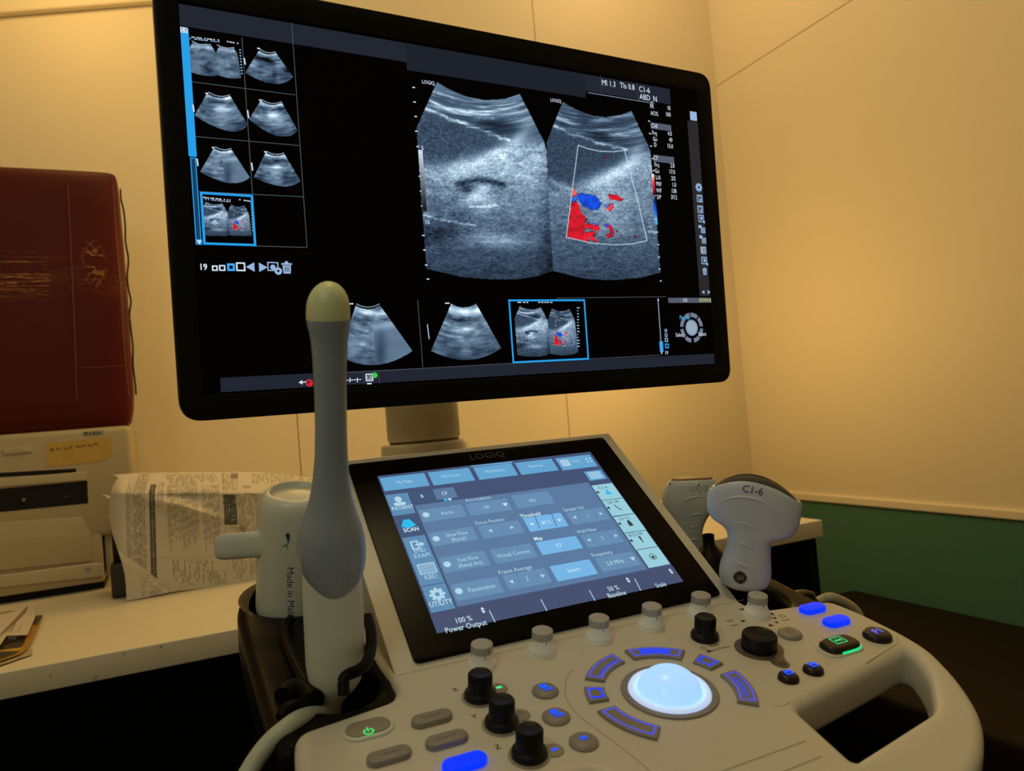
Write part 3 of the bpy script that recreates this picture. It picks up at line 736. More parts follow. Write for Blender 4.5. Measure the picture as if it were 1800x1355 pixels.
# ================================================================== ULTRASOUND CONSOLE
mm = lambda P: [tuple([p[0]/1000, p[1]/1000]+([p[2]/1000] if len(p) > 2 else [])) for p in P]
CU = 115.5                                            # centre line of the console, mm
mir = lambda P: [tuple([2*CU-p[0], p[1]]+list(p[2:])) for p in P][::-1]
def console():
    F = PAN
    root = thing('ultrasound_console', 'cream ultrasound control console with lit trackball, keys, knobs and a tilted touch panel', 'ultrasound machine', (.27, .62, 0))
    # ---- body plate
    right = [(262, 150, 4), (262, 18, 4), (259.5, -12, 5), (266, -24.5, 6), (300, -30, 10), (326.5, -34, 9), (331, -60, 20), (331, -100, 20), (327, -124, 20), (309, -157, 25), (283, -190, 30), (240, -219, 40), (180, -236, 60)]
    outl = fillet(mm(mir(right)+right), .01, 6)
    slot = fillet(mm([(186, -136, 7), (314, -115.5, 10), (295, -146, 22), (262, -173, 8), (177, -187, 2)]), .01, 6)
    slotl = fillet(mm(mir([(186, -136, 7), (314, -115.5, 10), (295, -146, 22), (262, -173, 8), (177, -187, 2)])), .01, 6)
    b = bmesh.new(); plate(b, F.M(), outl, .030, [slot, slotl], .0075, 0, 6)
    build('control_panel', b, [M_CREAM], root, 50)
    # seam in front of the touch panel and grooves of the palm rest
    b = bmesh.new()
    g = .0001
    def groove(P, wd): 
        P = [Vector(p) for p in P]
        for i in range(len(P)-1):
            d = (P[i+1]-P[i]).normalized(); q = Vector((-d.y, d.x))*wd/2; flat(b, F, [P[i]+q, P[i+1]+q, P[i+1]-q, P[i]-q], g, 0)
    groove(mm([(-24, -.5), (262, -6.5)]), .0006)
    arc = [(CU+10+58.5*math.cos(math.radians(a)), -91+54*math.sin(math.radians(a))) for a in range(138, 222, 6)]
    arc = [(83.4, -41.7), (74.5, -50), (68.8, -58.5), (63.5, -68), (60.9, -81.2), (61, -93), (63.2, -105), (66, -121), (68.5, -137.5), (70, -160)]
    groove(mm([(p.x, p.y) for p in spline([(x, y, 0) for x, y in arc], 5)]), .0007)
    groove(mm([(165.1, -164.4), (100, -165.2)]), .0011); groove(mm([(162.5, -178.3), (110, -179.5)]), .0011)
    groove(mm([(268, -118), (313, -108), (319, -101)]), .0006); groove(mm([(174, -130), (179, -133), (185, -132)]), .0006)
    build('seam', b, [mat('shallow_groove', (.42, .38, .30), .8)], root)
    # ---- touch panel housing (wedge)
    b = bmesh.new(); cu_, x0, x1 = 116.8, -25.5, 259.5
    prof = fillet(mm([(-5.5, -8, 1), (-5.5, -3.9, 1), (197.5, 97.0, 4), (206, 79, 6), (160, -12, 2)]), .002, 4)
    t = bmesh.new()
    P0 = [t.verts.new((x0/1000, p.x, p.y)) for p in prof]; P1 = [t.verts.new((x1/1000, p.x, p.y)) for p in prof]
    t.faces.new(P0[::-1]); t.faces.new(P1)
    for i in range(len(prof)): t.faces.new((P0[i], P0[(i+1) % len(prof)], P1[(i+1) % len(prof)], P1[i]))
    bmesh.ops.recalc_face_normals(t, faces=t.faces)
    eds = [e for e in t.edges if len(set(round(v.co.x, 5) for v in e.verts)) == 1]
    bmesh.ops.bevel(t, geom=eds, offset=.0032, segments=4, profile=.5, affect='EDGES', clamp_overlap=True)
    join(b, t, F.M(0, 0, 0), 0)
    build('touch_housing', b, [M_CREAM], root, 40)
    T = TOU
    b = bmesh.new(); plate(b, T.M(0, 0, .0013), fillet([(-.1275, -.1015), (.131, -.1015), (.131, .1037), (-.1275, .1037)], .0045, 6), .002, (), .0003)
    gl = build('touch_glass', b, [M_GLASS], root, 40)
    touch_screen(T, root)
    b = bmesh.new(); ftext(b, T, (855.5, 802.5), 'LOGIQ', .0075, .0016, 0, 'CENTER', 1.05, -.02)
    build('glass_lettering', b, [mat('grey_print', (.16, .15, .13), .6)], gl)
    # ---- trackball
    cx, cy = .1255, -.0909
    b = bmesh.new(); lathe(b, F.M(cx, cy, 0), [(.0305, -.004), (.0305, .0006), (.0300, .0012), (.0262, .0012), (.0258, -.001)], 72)
    build('trackball_ring', b, [M_GREYKEY], root, 40)
    b = bmesh.new(); lathe(b, F.M(cx, cy, 0), [(.0258, -.002), (.0258, .0012), (.0252, .0026), (.0238, .0030), (.0222, .0026), (.0216, .0006)], 72)
    build('light_ring', b, [mat('lit_translucent_ring', (.5, .55, .6), .4, emit=lin((178, 206, 245)), es=.80)], root, 60)
    b = bmesh.new(); R, hh = .0226, .0158; c = hh-R
    pr = [(math.sqrt(max(R*R-(z-c)**2, 0)), z) for z in [(-.0005)+(hh+.0005)*math.sin(PI/2*k/16) for k in range(17)]]; pr[-1] = (0, hh)
    lathe(b, F.M(cx, cy, .0004), pr, 72)
    build('trackball', b, [mat('lit_trackball', (.4, .45, .5), .25, emit=lin((146, 200, 250)), es=1.0, spec=.4)], root, 80)
    # ---- keys round the trackball
    BL = glow((78, 82, 235), 1.0); BL2 = glow((20, 66, 255), 1.0)
    keys = [('A', 42, 88, 'bars'), ('B', 12, 31, None), ('C', -43.5, 1, 'two'), ('D', 99, 141, 'one'), ('E', 152, 170.5, None), ('F', 181, 226, None)]
    for nm, a0, a1, deco in keys:
        b = bmesh.new(); ra, rb = .0408, .0536
        def sec(ra, rb, a0, a1, N=14):
            return [(cx+rb*math.cos(math.radians(a0+(a1-a0)*k/N)), cy+rb*math.sin(math.radians(a0+(a1-a0)*k/N))) for k in range(N+1)] + \
                   [(cx+ra*math.cos(math.radians(a1+(a0-a1)*k/N)), cy+ra*math.sin(math.radians(a1+(a0-a1)*k/N))) for k in range(N+1)]
        plate(b, F.M(0, 0, .0022), sec(ra, rb, a0, a1), .004, (), .0009)
        k_ = build('trackball_key', b, [M_GREYKEY], root, 35)
        b = bmesh.new(); n = .00235; e = 2.4
        def arcband(r1, r2, a0, a1, mi, N=14):
            for k in range(N):
                t0 = math.radians(a0+(a1-a0)*k/N); t1 = math.radians(a0+(a1-a0)*(k+1)/N)
                flat(b, F, [(cx+r1*math.cos(t0), cy+r1*math.sin(t0)), (cx+r2*math.cos(t0), cy+r2*math.sin(t0)), (cx+r2*math.cos(t1), cy+r2*math.sin(t1)), (cx+r1*math.cos(t1), cy+r1*math.sin(t1))], n, mi)
        i0, i1 = a0+e, a1-e; q1, q2, wd = ra+.0017, rb-.0017, .0011
        arcband(q1, q1+wd, i0, i1, 0); arcband(q2-wd, q2, i0, i1, 0); arcband(q1, q2, i0, i0+1.3, 0, 1); arcband(q1, q2, i1-1.3, i1, 0, 1)
        if nm in 'BE': arcband(q1, q1+.0016, i0, i1, 1); arcband(q1, q2, i0, i0+2.2, 1, 1); arcband(q1, q2, i1-2.2, i1, 1, 1)
        if deco == 'two': arcband(q1+.0026, q1+.0034, i0+5, i1-6, 1); arcband(q1+.0050, q1+.0058, i0+4, i1-8, 1)
        if deco == 'one': arcband(q1+.0022, q1+.0029, i0+3, i1-3, 1)
        if deco == 'bars':
            for k in range(13): arcband(q1+.0018, q2-.0018, i1-7-k*2.0-1.7, i1-7-k*2.0, 1, 1)
        build('key_outline', b, [BL, BL2], k_)
    # ---- pill keys
    def pill(name, u, v, hl, r, mats, h=.0032, label=None, base=None):
        b = bmesh.new(); P = [((u+hl-r)/1000+r/1000*math.cos(t), v/1000+r/1000*math.sin(t)) for t in [(-PI/2)+PI*k/10 for k in range(11)]]
        P += [((u-hl+r)/1000-r/1000*math.cos(t), v/1000-r/1000*math.sin(t)) for t in [(-PI/2)+PI*k/10 for k in range(11)]]
        plate(b, F.M(0, 0, h), P, h+.002, (), .0012, 0, 3)
        return build(name, b, mats, root, 45, label)
    pill('power_key_surround', -56.7, -50.6, 15.2, 9.6, [mat('surround_plastic', (.60, .62, .58), .4)], .0016)
    k_ = pill('power_key', -56.7, -50.4, 13.2, 7.2, [mat('power_key_grey', (.27, .25, .21), .45)], .0026, 'grey power key with green lit symbol')
    b = bmesh.new(); u, v = F.hit((648, 1285.5), .0027); ringp(b, F, u, v, .0022, .0031, .0028, 0, 115, 425); flat(b, F, [(u-.0004, v), (u+.0004, v), (u+.0004, v+.0042), (u-.0004, v+.0042)], .00285, 0)
    build('power_symbol', b, [glow((60, 235, 115), 1.0)], k_)
    for u, v in ((-20.6, -57.8), (-19.7, -80.5), (-53, -80.8)):
        k_ = pill('grey_key', u, v, 12.4, 5.3, [M_GREYKEY], .0036)
        b = bmesh.new(); text(b, F.M(u/1000, v/1000, .0037), '= == ==', .0022, 0)
        build('worn_print', b, [mat('faint_print', (.10, .085, .07), .7)], k_)
    BLUEK = mat('blue_lit_key', (.002, .004, .05), .4, emit=(.0, .03, 1.0), es=1.1, spec=.15)
    pill('blue_lit_key', -18, -103.5, 12.6, 5.6, [BLUEK], .0038)
    pill('blue_lit_key', 297.3, -43.5, 11.6, 6.0, [BLUEK], .0034); pill('blue_lit_key', 297.0, -66.8, 11.6, 6.0, [BLUEK], .0034)
    # ---- round keys with blue pictograms
    BI = glow((18, 84, 255), 1.05)
    def roundkey(u, v, r, mats, h=.0034, name='round_key', label=None, dome=.0003):
        b = bmesh.new(); r /= 1000
        lathe(b, F.M(u/1000, v/1000, 0), [(r+.0006, -.001), (r+.0005, .0012), (r, h-.0012), (r-.0012, h-.0002), (r*.55, h), (0, h+dome)], 40)
        return build(name, b, mats, root, 40, label)
    for (u, v), kind in [((54.3, -58.4), 0), ((47.2, -85.8), 1), ((49.8, -113.4), 2)]:
        k_ = roundkey(u, v, 7.9, [M_GREYKEY], .0028)
        b = bmesh.new(); uu, vv, n = u/1000, v/1000, .0034
        if kind < 2:
            flat(b, F, fillet([(uu-.0028, vv-.0010), (uu+.0018, vv-.0010), (uu+.0018, vv+.0040), (uu-.0028, vv+.0040)], .001, 3), n, 0)
            flat(b, F, [(uu-.0022, vv-.0034), (uu+.0040, vv-.0034), (uu+.0040, vv-.0022), (uu-.0022, vv-.0022)], n, 0); flat(b, F, [(uu+.0024, vv-.0022), (uu+.0040, vv-.0022), (uu+.0034, vv-.0004), (uu+.0024, vv-.0008)], n, 0)
        else: flat(b, F, fillet([(uu-.0020, vv-.0012), (uu+.0020, vv-.0012), (uu+.0020, vv+.0014), (uu-.0020, vv+.0014)], .001, 3), n, 0)
        build('lit_pictogram', b, [BI], k_)
    k_ = roundkey(250.6, -66.8, 8.2, [mat('light_grey_key', (.30, .28, .24), .4)], .0036, 'round_key')
    b = bmesh.new(); ringp(b, F, .2500, -.0668, .0026, .0031, .0045, 0); flat(b, F, [(.2492, -.0666), (.2514, -.0666), (.2514, -.0658), (.2492, -.0658)], .0045, 0); build('worn_print', b, [mat('faint_print_light', (.15, .13, .10), .7)], k_)
    DBK = mat('brown_black_key', (.018, .012, .009), .28, ior=1.35, var=.02)
    k_ = roundkey(306, -95.6, 9.6, [DBK], .0042, 'round_key', 'dark round key reading P1')
    b = bmesh.new(); text(b, F.M(.3060, -.0955, .0049, .05), 'P1', .0062, 0, bold=.02); build('key_lettering', b, [glow((112, 104, 240))], k_)
    for u, v in ((204.7, -111.4), (226.9, -111)):
        k_ = roundkey(u, v, 6.3, [DBK], .0040, 'round_key'); b = bmesh.new(); uu, vv, n = u/1000, v/1000, .0050
        frame_uv(b, F, uu-.0030, vv+.0028, uu+.0030, vv-.0022, .0011, n, 0); flat(b, F, [(uu-.0019, vv+.0017), (uu+.0019, vv+.0017), (uu+.0019, vv+.0002), (uu-.0019, vv+.0002)], n, 0)
        build('lit_pictogram', b, [BI], k_)
    # freeze key with green lit edge
    P = fillet(mm([(253.5, -87, 8), (283, -87, 8), (283, -104, 8), (253.5, -104, 8)]), .008, 8)
    b = bmesh.new(); plate(b, F.M(0, 0, .0012), [((p.x-.2682)*1.17+.2682, (p.y+.0955)*1.22-.0955) for p in P], .003, (), .0010); build('freeze_key_surround', b, [M_CREAM], root, 40)
    b = bmesh.new(); plate(b, F.M(0, 0, .0052), P, .006, (), .0024, 0, 4); k_ = build('freeze_key', b, [DBK], root, 40, 'dark freeze key with green lit symbol')
    GR = glow((30, 235, 140), 1.0)
    b = bmesh.new(); n = .0053; uu, vv = .2683, -.0945
    frame_uv(b, F, uu-.0052, vv+.0046, uu+.0052, vv-.0038, .0007, n, 0)
    for s in (-1, 1):
        flat(b, F, [(uu+s*.0004, vv+.0004), (uu+s*.0028, vv+.0022), (uu+s*.0028, vv-.0014)], n, 0)
    flat(b, F, [(uu-.0003, vv+.002), (uu+.0003, vv+.002), (uu+.0003, vv-.0012), (uu-.0003, vv-.0012)], n, 0)
    arcp = [Vector(F.w(p[0]/1000, p[1]/1000, .0018)) for p in [(262, -104.4), (268, -104.6), (275, -104.4), (280, -103), (283, -99.6), (283.6, -96.5)]]
    tube(b, spline(arcp, 4), .0007, 8, 0)
    build('lit_pictogram', b, [GR], k_)
    # ---- knobs
    def knob(u, v, kind):
        M = F.M(u/1000, v/1000, 0)
        if kind == 'white':
            b = bmesh.new(); lathe(b, M, [(.0104, -.001), (.0104, .0008), (.0100, .0012)], 48); o0 = b
            k_ = None
            lathe(b, M, [(.0098, .0012), (.0098, .0026), (.0090, .0042), (.0078, .0064), (.0072, .0088), (.0072, .0106), (0, .0106)], 48)
            for a in (35, -35+180, 215, -55):
                t = math.radians(a-40); 
                c, s = math.cos(t), math.sin(t)
                bx(b, M @ Matrix.Translation((.00722*c, .00722*s, .0084)) @ Matrix.Rotation(t, 4, 'Z'), .0004, .00045, .0036, 1)
            k_ = build('control_knob', b, [M_WHITEK, M_TICK], root, 35)
            b = bmesh.new(); lathe(b, M, [(.0073, .0104), (.0075, .0108), (.0073, .0158), (.0064, .0164), (0, .0165)], 48)
            for a in (0, 120, 240):
                t = math.radians(a-75); c, s = math.cos(t), math.sin(t); bx(b, M @ Matrix.Translation((.00735*c, .00735*s, .013)) @ Matrix.Rotation(t, 4, 'Z'), .0004, .0003, .0050, 1)
            build('knob_cap', b, [M_GREYK, M_TICK], k_, 35, 'grey rubber cap')
        elif kind == 'black':
            b = bmesh.new(); pr = [(.0100, .0004), (.0102, .002), (.0096, .0040), (.0080, .0052), (.0076, .0068), (.0071, .0156), (.0064, .0166), (.0058, .0163), (0, .0160)]
            lathe(b, M, pr, 48)
            for k in range(24):
                t = 2*PI*k/24; c, s = math.cos(t), math.sin(t); bx(b, M @ Matrix.Translation((.0073*c, .0073*s, .0112)) @ Matrix.Rotation(t, 4, 'Z'), .0007, .0007, .0085)
            k_ = build('control_knob', b, [M_BLACKK], root, 35)
        return k_
    for u in (30.5, 75.9, 121.6, 167.4, 213): knob(u, -12.6, 'white')
    knob(252.6, -31.0, 'white')
    for u, v in ((15, -46.6), (15.2, -78.4), (17.2, -110.4)):
        b = bmesh.new(); plate(b, F.M(0, 0, .0007), [(u/1000+.0118*math.cos(2*PI*k/32), v/1000+.0118*math.sin(2*PI*k/32)) for k in range(32)], .001, (), .0002)
        plate(b, F.M(0, 0, .0008), [((u+14)/1000+.0058*math.cos(2*PI*k/24), (v+3.5 if v > -100 else v-2)/1000+.0058*math.sin(2*PI*k/24)) for k in range(24)], .001, (), .0002)
        k2 = build('knob_disc', b, [mat('disc_grey', (.30, .28, .22), .4)], root, 40)
        knob(u, v, 'black')
        b = bmesh.new(); uu, vv = (u+14.5)/1000, (v+4 if v > -100 else v-2)/1000
        flat(b, F, [(uu-.0018, vv-.0012), (uu+.002, vv-.0012), (uu+.002, vv+.0012), (uu-.0018, vv+.0012)], .0009, 0)
        if v > -60: build('key_light', b, [glow((70, 235, 150))], k2)
        elif v < -100: build('key_light', b, [glow((50, 80, 240))], k2)
        else: b.free()
    knob(191.6, -44.0, 'black')
    # large black knob on a dark disc
    b = bmesh.new(); P = [(.2160+.0170*math.cos(t), -.0725+.0165*math.sin(t)) for t in [math.radians(a) for a in range(-60, 256, 8)]]
    P += [(.2090, -.0925), (.2105, -.0985), (.2150, -.1010), (.2195, -.0985), (.2205, -.0930)]
    plate(b, F.M(0, 0, .0007), fillet(P, .002, 2), .001, (), .0002)
    kd = build('knob_disc', b, [mat('disc_brown', (.10, .085, .068), .3)], root, 40)
    b = bmesh.new(); frame_uv(b, F, .2125, -.0945, .2172, -.0975, .0005, .0009, 0); build('key_print', b, [M_INK], kd)
    b = bmesh.new(); lathe(b, F.M(.2160, -.0725, 0), [(.0122, .0006), (.0124, .0014), (.0121, .0100), (.0114, .0112), (.0106, .0114), (.0090, .0104), (0, .0102)], 56)
    build('control_knob', b, [M_BLACKK], root, 35)
    # ---- printed letters on the panel
    b = bmesh.new(); n = .00012
    for px, s in (((800, 1212), 'X'), ((833.5, 1259), 'Y'), ((874.5, 1313), 'Z')):
        u, v = F.hit(px); text(b, F.M(u, v, n), s, .0040, 0, bold=.015, xs=.9)
    build('panel_lettering', b, [M_INK], root); b = bmesh.new()
    def tri(u, v, s, rot): flat(b, F, [(u+s*math.cos(rot+2*PI*k/3), v+s*math.sin(rot+2*PI*k/3)) for k in range(3)], n, 0)
    for px, rot in (((1304.5, 1071), PI*.75), ((1357, 1079), PI*.25), ((1306, 1091.5), PI*1.25), ((1355, 1099), -PI*.25)):
        u, v = F.hit(px); tri(u, v, .0026, rot)
    build('panel_lettering', b, [M_INK], root); b = bmesh.new()
    for px, s, c in [((1291, 1098.5), 'Steer', .0024), ((1381, 1089.5), 'Zoom', .0024), ((1255, 1134), 'Ellipse', .0025), ((1266, 1139.5), 'Body Pattern', .0025)]:
        u, v = F.hit(px); text(b, F.M(u, v, n, .0), s, c, 0, xs=.9)
    build('panel_lettering', b, [M_INK], root); b = bmesh.new()
    u, v = F.hit((1284.5, 1091)); 
    for k in range(5): flat(b, F, [(u-.003+k*.0012, v-.002), (u-.0027+k*.0012, v-.002), (u-.0035+k*.0012, v+.002), (u-.0038+k*.0012, v+.002)], n, 0)
    u, v = F.hit((1363.5, 1090)); tri(u+.002, v+.003, .0022, .6); tri(u-.002, v-.003, .0022, .6+PI); u, v = F.hit((1375, 1083)); frame_uv(b, F, u-.0022, v+.002, u+.0022, v-.002, .0004, n, 0)
    build('panel_lettering', b, [M_INK], root); b = bmesh.new()
    u, v = F.hit((1237.5, 1139.5)); ringp(b, F, u, v, .0017, .0021, n, 0); u, v = F.hit((1246, 1145)); disc(b, F, u, v, .0016, n, 0, 8)
    build('panel_lettering', b, [M_INK], root)
    # ---- holders for probes on both sides
    left = [(-24, -22, 4), (-33, -31, 4), (-88, -42, 8), (-104, -46, 8), (-109, -20, 20), (-110, 100, 30), (-109, 160, 20), (-100, 192, 16), (-80, 212, 16), (-50, 218, 20), (-28, 205, 10)]
    def circ(u, v, ru, rv, N=32): return [(u/1000+ru/1000*math.cos(2*PI*k/N), v/1000+rv/1000*math.sin(2*PI*k/N)) for k in range(N)]
    for side in (0, 1):
        f = (lambda P: P) if side == 0 else mir
        b = bmesh.new()
        h1 = (-60, 14, 25, 29); h2 = (-64, 164, 33.5, 35)
        hs = [circ((h[0] if side == 0 else 2*CU-h[0]), h[1], h[2], h[3]) for h in (h1, h2)]
        plate(b, F.M(0, 0, -.0045 if side == 0 else -.012), fillet(mm(f(left)), .01, 6), .045, hs, .009, 0, 6)
        hp = build('probe_holder', b, [M_BLKP], root, 50, 'glossy black holder rail')
        if side == 0:
            b = bmesh.new(); P = [CAMPOS+ray((p[0], p[1]))*p[2] for p in ((604, 1222, .452), (604, 1208, .454), (604, 1194, .456), (613, 1185, .458), (630, 1178, .462), (644, 1165, .470), (652, 1140, .485), (652, 1110, .50), (646, 1085, .515))]
            tube(b, spline(P, 5), .0036, 16, 0); build('holder_lip', b, [M_BLKP], hp, 60)
            b = bmesh.new(); P = [F.w(*F.hit(p, .001), .001) for p in ((541, 1205), (527, 1180), (512, 1150), (500, 1120), (500, 1100), (512, 1088))]
            tube(b, spline(P, 5), .0036, 14, 0); build('holder_lip', b, [M_BLKP], hp, 60)
            b = bmesh.new(); P = [F.w(*F.hit(p, -.002), -.002) for p in ((499, 1226), (510, 1215), (524, 1210), (540, 1216), (552, 1232))]
            tube(b, spline(P, 6), .0068, 20, 0); build('holder_lip', b, [M_BLKP], hp, 60)
    b = bmesh.new()                                   # black cap, hook and cable clip behind the right-hand probes
    fr = Frame(CAMPOS+ray((1249, 985))*.72, (1, 0, 0), (0, 1, 0), (0, 0, 1))
    lathe(b, fr.M(0, 0, 0), [(.0260, -.020), (.0230, -.004), (.0130, .006), (.0080, .012), (.0056, .015), (.0054, .023), (.0058, .0245), (.0044, .025), (.004, .020), (0, .020)], 32)
    build('cable_spigot', b, [M_BLKP], root, 50); b = bmesh.new()
    fr = Frame(CAMPOS+ray((1411, 1052))*.66, (1, 0, 0), (0, 1, 0), (0, 0, 1))
    lathe(b, fr.M(0, 0, 0), [(.0125, -.012), (.0120, .001), (.010, .0050), (.006, .0065), (0, .007)], 32)
    build('holder_cap', b, [M_BLKP], root, 50)
    # ---- arm column carrying the monitor
    b = bmesh.new(); C = rel(.2745, .842, .0045)
    Mz = Matrix.Translation(C)
    lathe(b, Mz, [(.0405, -.0285), (.0418, -.0265), (.0418, .090), (.038, .096), (0, .096)], 64)
    lathe(b, Matrix.Translation(rel(.2745, .842, -.027)), [(0, 0), (.0398, 0), (.0398, .004), (0, .004)], 48, 1)
    build('arm_column', b, [M_CREAM, M_CREAM_D], root, 40)
    b = bmesh.new(); lathe(b, Mz, [(.050, -.060), (.0500, -.0345), (.048, -.0315), (0, -.0315)], 64)
    build('arm_collar', b, [M_CREAM], root, 40)
    b = bmesh.new(); tube(b, [rel(.2745, .842, .08), rel(.27, .80, .13), rel(.285, .74, .18), rel(.292, .70, .19)], .022, 20); build('arm_link', b, [M_CREAM], root, 60)
    # ---- column and wheeled base under the panel
    b = bmesh.new(); wbox(b, rel(.17, .62, -EYE+.14), rel(.37, .93, -.075), 0, .02); build('pedestal', b, [M_BLKM], root, 40)
    b = bmesh.new(); wbox(b, rel(.03, .38, -EYE+.07), rel(.51, 1.0, -EYE+.15), 0, .03); o = build('base', b, [M_BLKM], root, 40)
    for x in (.08, .46):
        for y in (.43, .95):
            b = bmesh.new(); lathe(b, Matrix.Translation((x, y, .038)) @ Matrix.Rotation(PI/2, 4, 'Y') @ Matrix.Translation((0, 0, -.015)), [(0, 0), (.034, 0), (.038, .004), (.038, .026), (.034, .03), (0, .03)], 28)
            build('wheel', b, [M_BLKM], root, 40)
    return root

def touch_screen(F, root):
    b = bmesh.new()
    W_ = .2110/2
    mats = [glow((64, 80, 116)), glow((98, 162, 208)), glow((90, 138, 178)), glow((100, 141, 178)), glow((116, 180, 230)), glow((88, 120, 158)), glow((150, 205, 218)), glow((66, 78, 110)),
            glow((205, 232, 245)), glow((176, 212, 232)), glow((30, 36, 50)), glow((40, 185, 235)), glow((60, 84, 120)), glow((46, 60, 80)), glow((120, 196, 240)), glow((50, 60, 70))]
    BG, TOP, SIDE, BTN, BRT, PANL, PRB, BOT, WHT, SOFT, DRK, CYN, SCN, MARK, HI, INK = range(16)
    n0 = .0016
    rectp(b, F, (662.5, 839.2), (1200.5, 1024.4), n0, BG)
    t1 = lambda x, y: (600+x/3.225, 740+y/3.225)
    t2 = lambda x, y: (880+x/3.765, 760+y/3.765)
    r = lambda a, c, n, m, rr=0.0: rectp(b, F, a, c, n0+n*.0001, m, rr)
    r(t1(507, 1098), (1200.5, 1024.4), 1, BOT); r(t1(415, 487), t2(968, 915), 1, PANL)
    for a, c in ((t1(215, 332), t1(500, 375)), (t1(488, 300), t1(757, 345)), (t1(745, 272), t1(1000, 315)), (t2(90, 212), t2(383, 260)), (t2(357, 182), t2(640, 233)), (t2(547, 270), t2(700, 315))): r(a, c, 2, TOP)
    seg_(b, F, t1(733, 266), t1(968, 241), .0011, n0+.0003, HI)
    r(t1(388, 412), t1(535, 463), 2, SCN); r(t1(515, 397), t1(660, 440), 2, PANL)
    for a, c, m in ((t1(247, 430), t1(420, 530), SIDE), (t1(295, 547), t1(470, 655), SCN), (t1(343, 672), t1(525, 785), SIDE), (t1(395, 805), t1(583, 922), SIDE), (t1(452, 950), t1(645, 1070), SIDE)): r(a, c, 2, m)
    for a, c in ((t2(598, 362), t2(805, 443)), (t2(667, 463), t2(878, 545)), (t2(742, 570), t2(960, 655)), (t2(818, 680), t2(1035, 765)), (t2(897, 790), t2(1118, 880))): r(a, c, 2, PRB)
    for a, c, m in ((t1(435, 515), t1(710, 548), BTN), (t1(490, 645), t1(775, 680), BTN), (t1(550, 785), t1(845, 825), BTN), (t1(617, 938), t1(920, 978), BTN), (t1(700, 478), t1(968, 513), BTN), (t2(65, 430), t2(358, 478), BTN),
                    (t1(770, 605), t1(1038, 640), BTN), (t2(143, 578), t2(447, 628), BRT), (t2(428, 540), t2(722, 583), BTN), (t1(838, 740), t1(1112, 778), BTN), (t2(228, 738), t2(543, 775), BRT), (t2(525, 688), t2(815, 733), BTN),
                    (t1(910, 885), t2(338, 1000), BTN), (t2(320, 897), t2(642, 945), BRT), (t2(618, 842), t2(925, 885), BTN)): r(a, c, 2, m, .001)
    L3 = .0004
    sg = lambda a, c, wd, m: seg_(b, F, a, c, wd, n0+L3, m)
    sg(t1(893, 582), t1(921, 658), .0004, PANL); sg(t2(222, 560), t2(255, 648), .0005, DRK); sg(t2(332, 545), t2(368, 632), .0005, DRK); sg(t2(508, 532), t2(540, 612), .0004, PANL); sg(t2(606, 518), t2(642, 598), .0004, PANL)
    sg(t2(592, 680), t2(626, 762), .0004, PANL); sg(t2(700, 660), t2(736, 745), .0004, PANL); sg(t1(984, 862), t1(1019, 955), .0004, PANL); sg(t1(1085, 840), t1(1120, 930), .0004, PANL)
    for a, c in ((t1(836, 1083), t1(869, 1150)), (t2(262, 1115), t2(303, 1192)), (t2(582, 1055), t2(622, 1125)), (t2(883, 978), t2(923, 1057))): sg(a, c, .0007, SOFT)
    sg(t2(668, 461), t2(803, 444), .0006, DRK); sg(t2(742, 566), t2(878, 548), .0006, DRK); sg(t2(818, 677), t2(960, 657), .0006, DRK); sg(t2(897, 789), t2(1033, 766), .0006, DRK)
    def tri(px, s, rot, mi):
        u, v = F.hit(px); flat(b, F, [(u+s*math.cos(rot+2*PI*k/3), v+s*math.sin(rot+2*PI*k/3)) for k in range(3)], n0+L3, mi)
    tri(t1(926, 481), .0028, -PI/2, WHT); tri(t2(25, 486), .0001, 0, WHT); tri(t2(870, 845), .0028, -PI/2, SOFT)
    for p, ro, m in ((t1(845, 631), PI, SOFT), (t1(963, 612), 0, SOFT), (t2(205, 617), PI, WHT), (t2(385, 590), 0, WHT), (t2(489, 573), PI, SOFT), (t2(658, 548), 0, SOFT), (t2(583, 723), PI, SOFT), (t2(757, 694), 0, SOFT), (t1(964, 920), PI, SOFT), (t1(1137, 886), 0, SOFT),
                     (t2(640, 407), PI, MARK), (t2(711, 510), PI, MARK), (t2(785, 615), PI, MARK), (t2(861, 727), PI, MARK)): tri(p, .0022, ro, m)
    def ud(px, s=.0015):
        u, v = F.hit(px)
        for q in (-1, 1): flat(b, F, [(u-s, v+q*s*.4), (u+s, v+q*s*.4), (u, v+q*s*2.0)], n0+L3, WHT)
        flat(b, F, [(u-.0003, v+s), (u+.0003, v+s), (u+.0003, v-s), (u-.0003, v-s)], n0+L3, WHT)
    ud(t1(800, 1082)); ud(t2(839, 988)); ud(t2(1122, 929))
    for p in (t1(478, 541), t1(536, 677), t1(598, 822), t1(664, 974)): u, v = F.hit(p); disc(b, F, u, v, .0029, n0+L3, SOFT)
    u, v = F.hit(t1(589, 456)); disc(b, F, u, v, .0016, n0+L3, CYN); u, v = F.hit(t1(613, 453)); disc(b, F, u, v, .0016, n0+L3, SOFT)
    # pictograms of the side bar
    u, v = F.hit(t1(322, 458)); disc(b, F, u, v+.001, .0030, n0+L3, SOFT, 20, .0034); flat(b, F, fillet([(u-.0050, v-.0064), (u+.0050, v-.0064), (u+.0050, v-.0026), (u-.0050, v-.0026)], .0018, 4), n0+L3, SOFT)
    u, v = F.hit(t1(375, 590)); flat(b, F, [(u-.0025, v+.0045), (u+.0025, v+.0045), (u+.0062, v-.0030), (u+.003, v-.0044), (u, v-.0048), (u-.003, v-.0044), (u-.0062, v-.0030)], n0+L3, CYN)
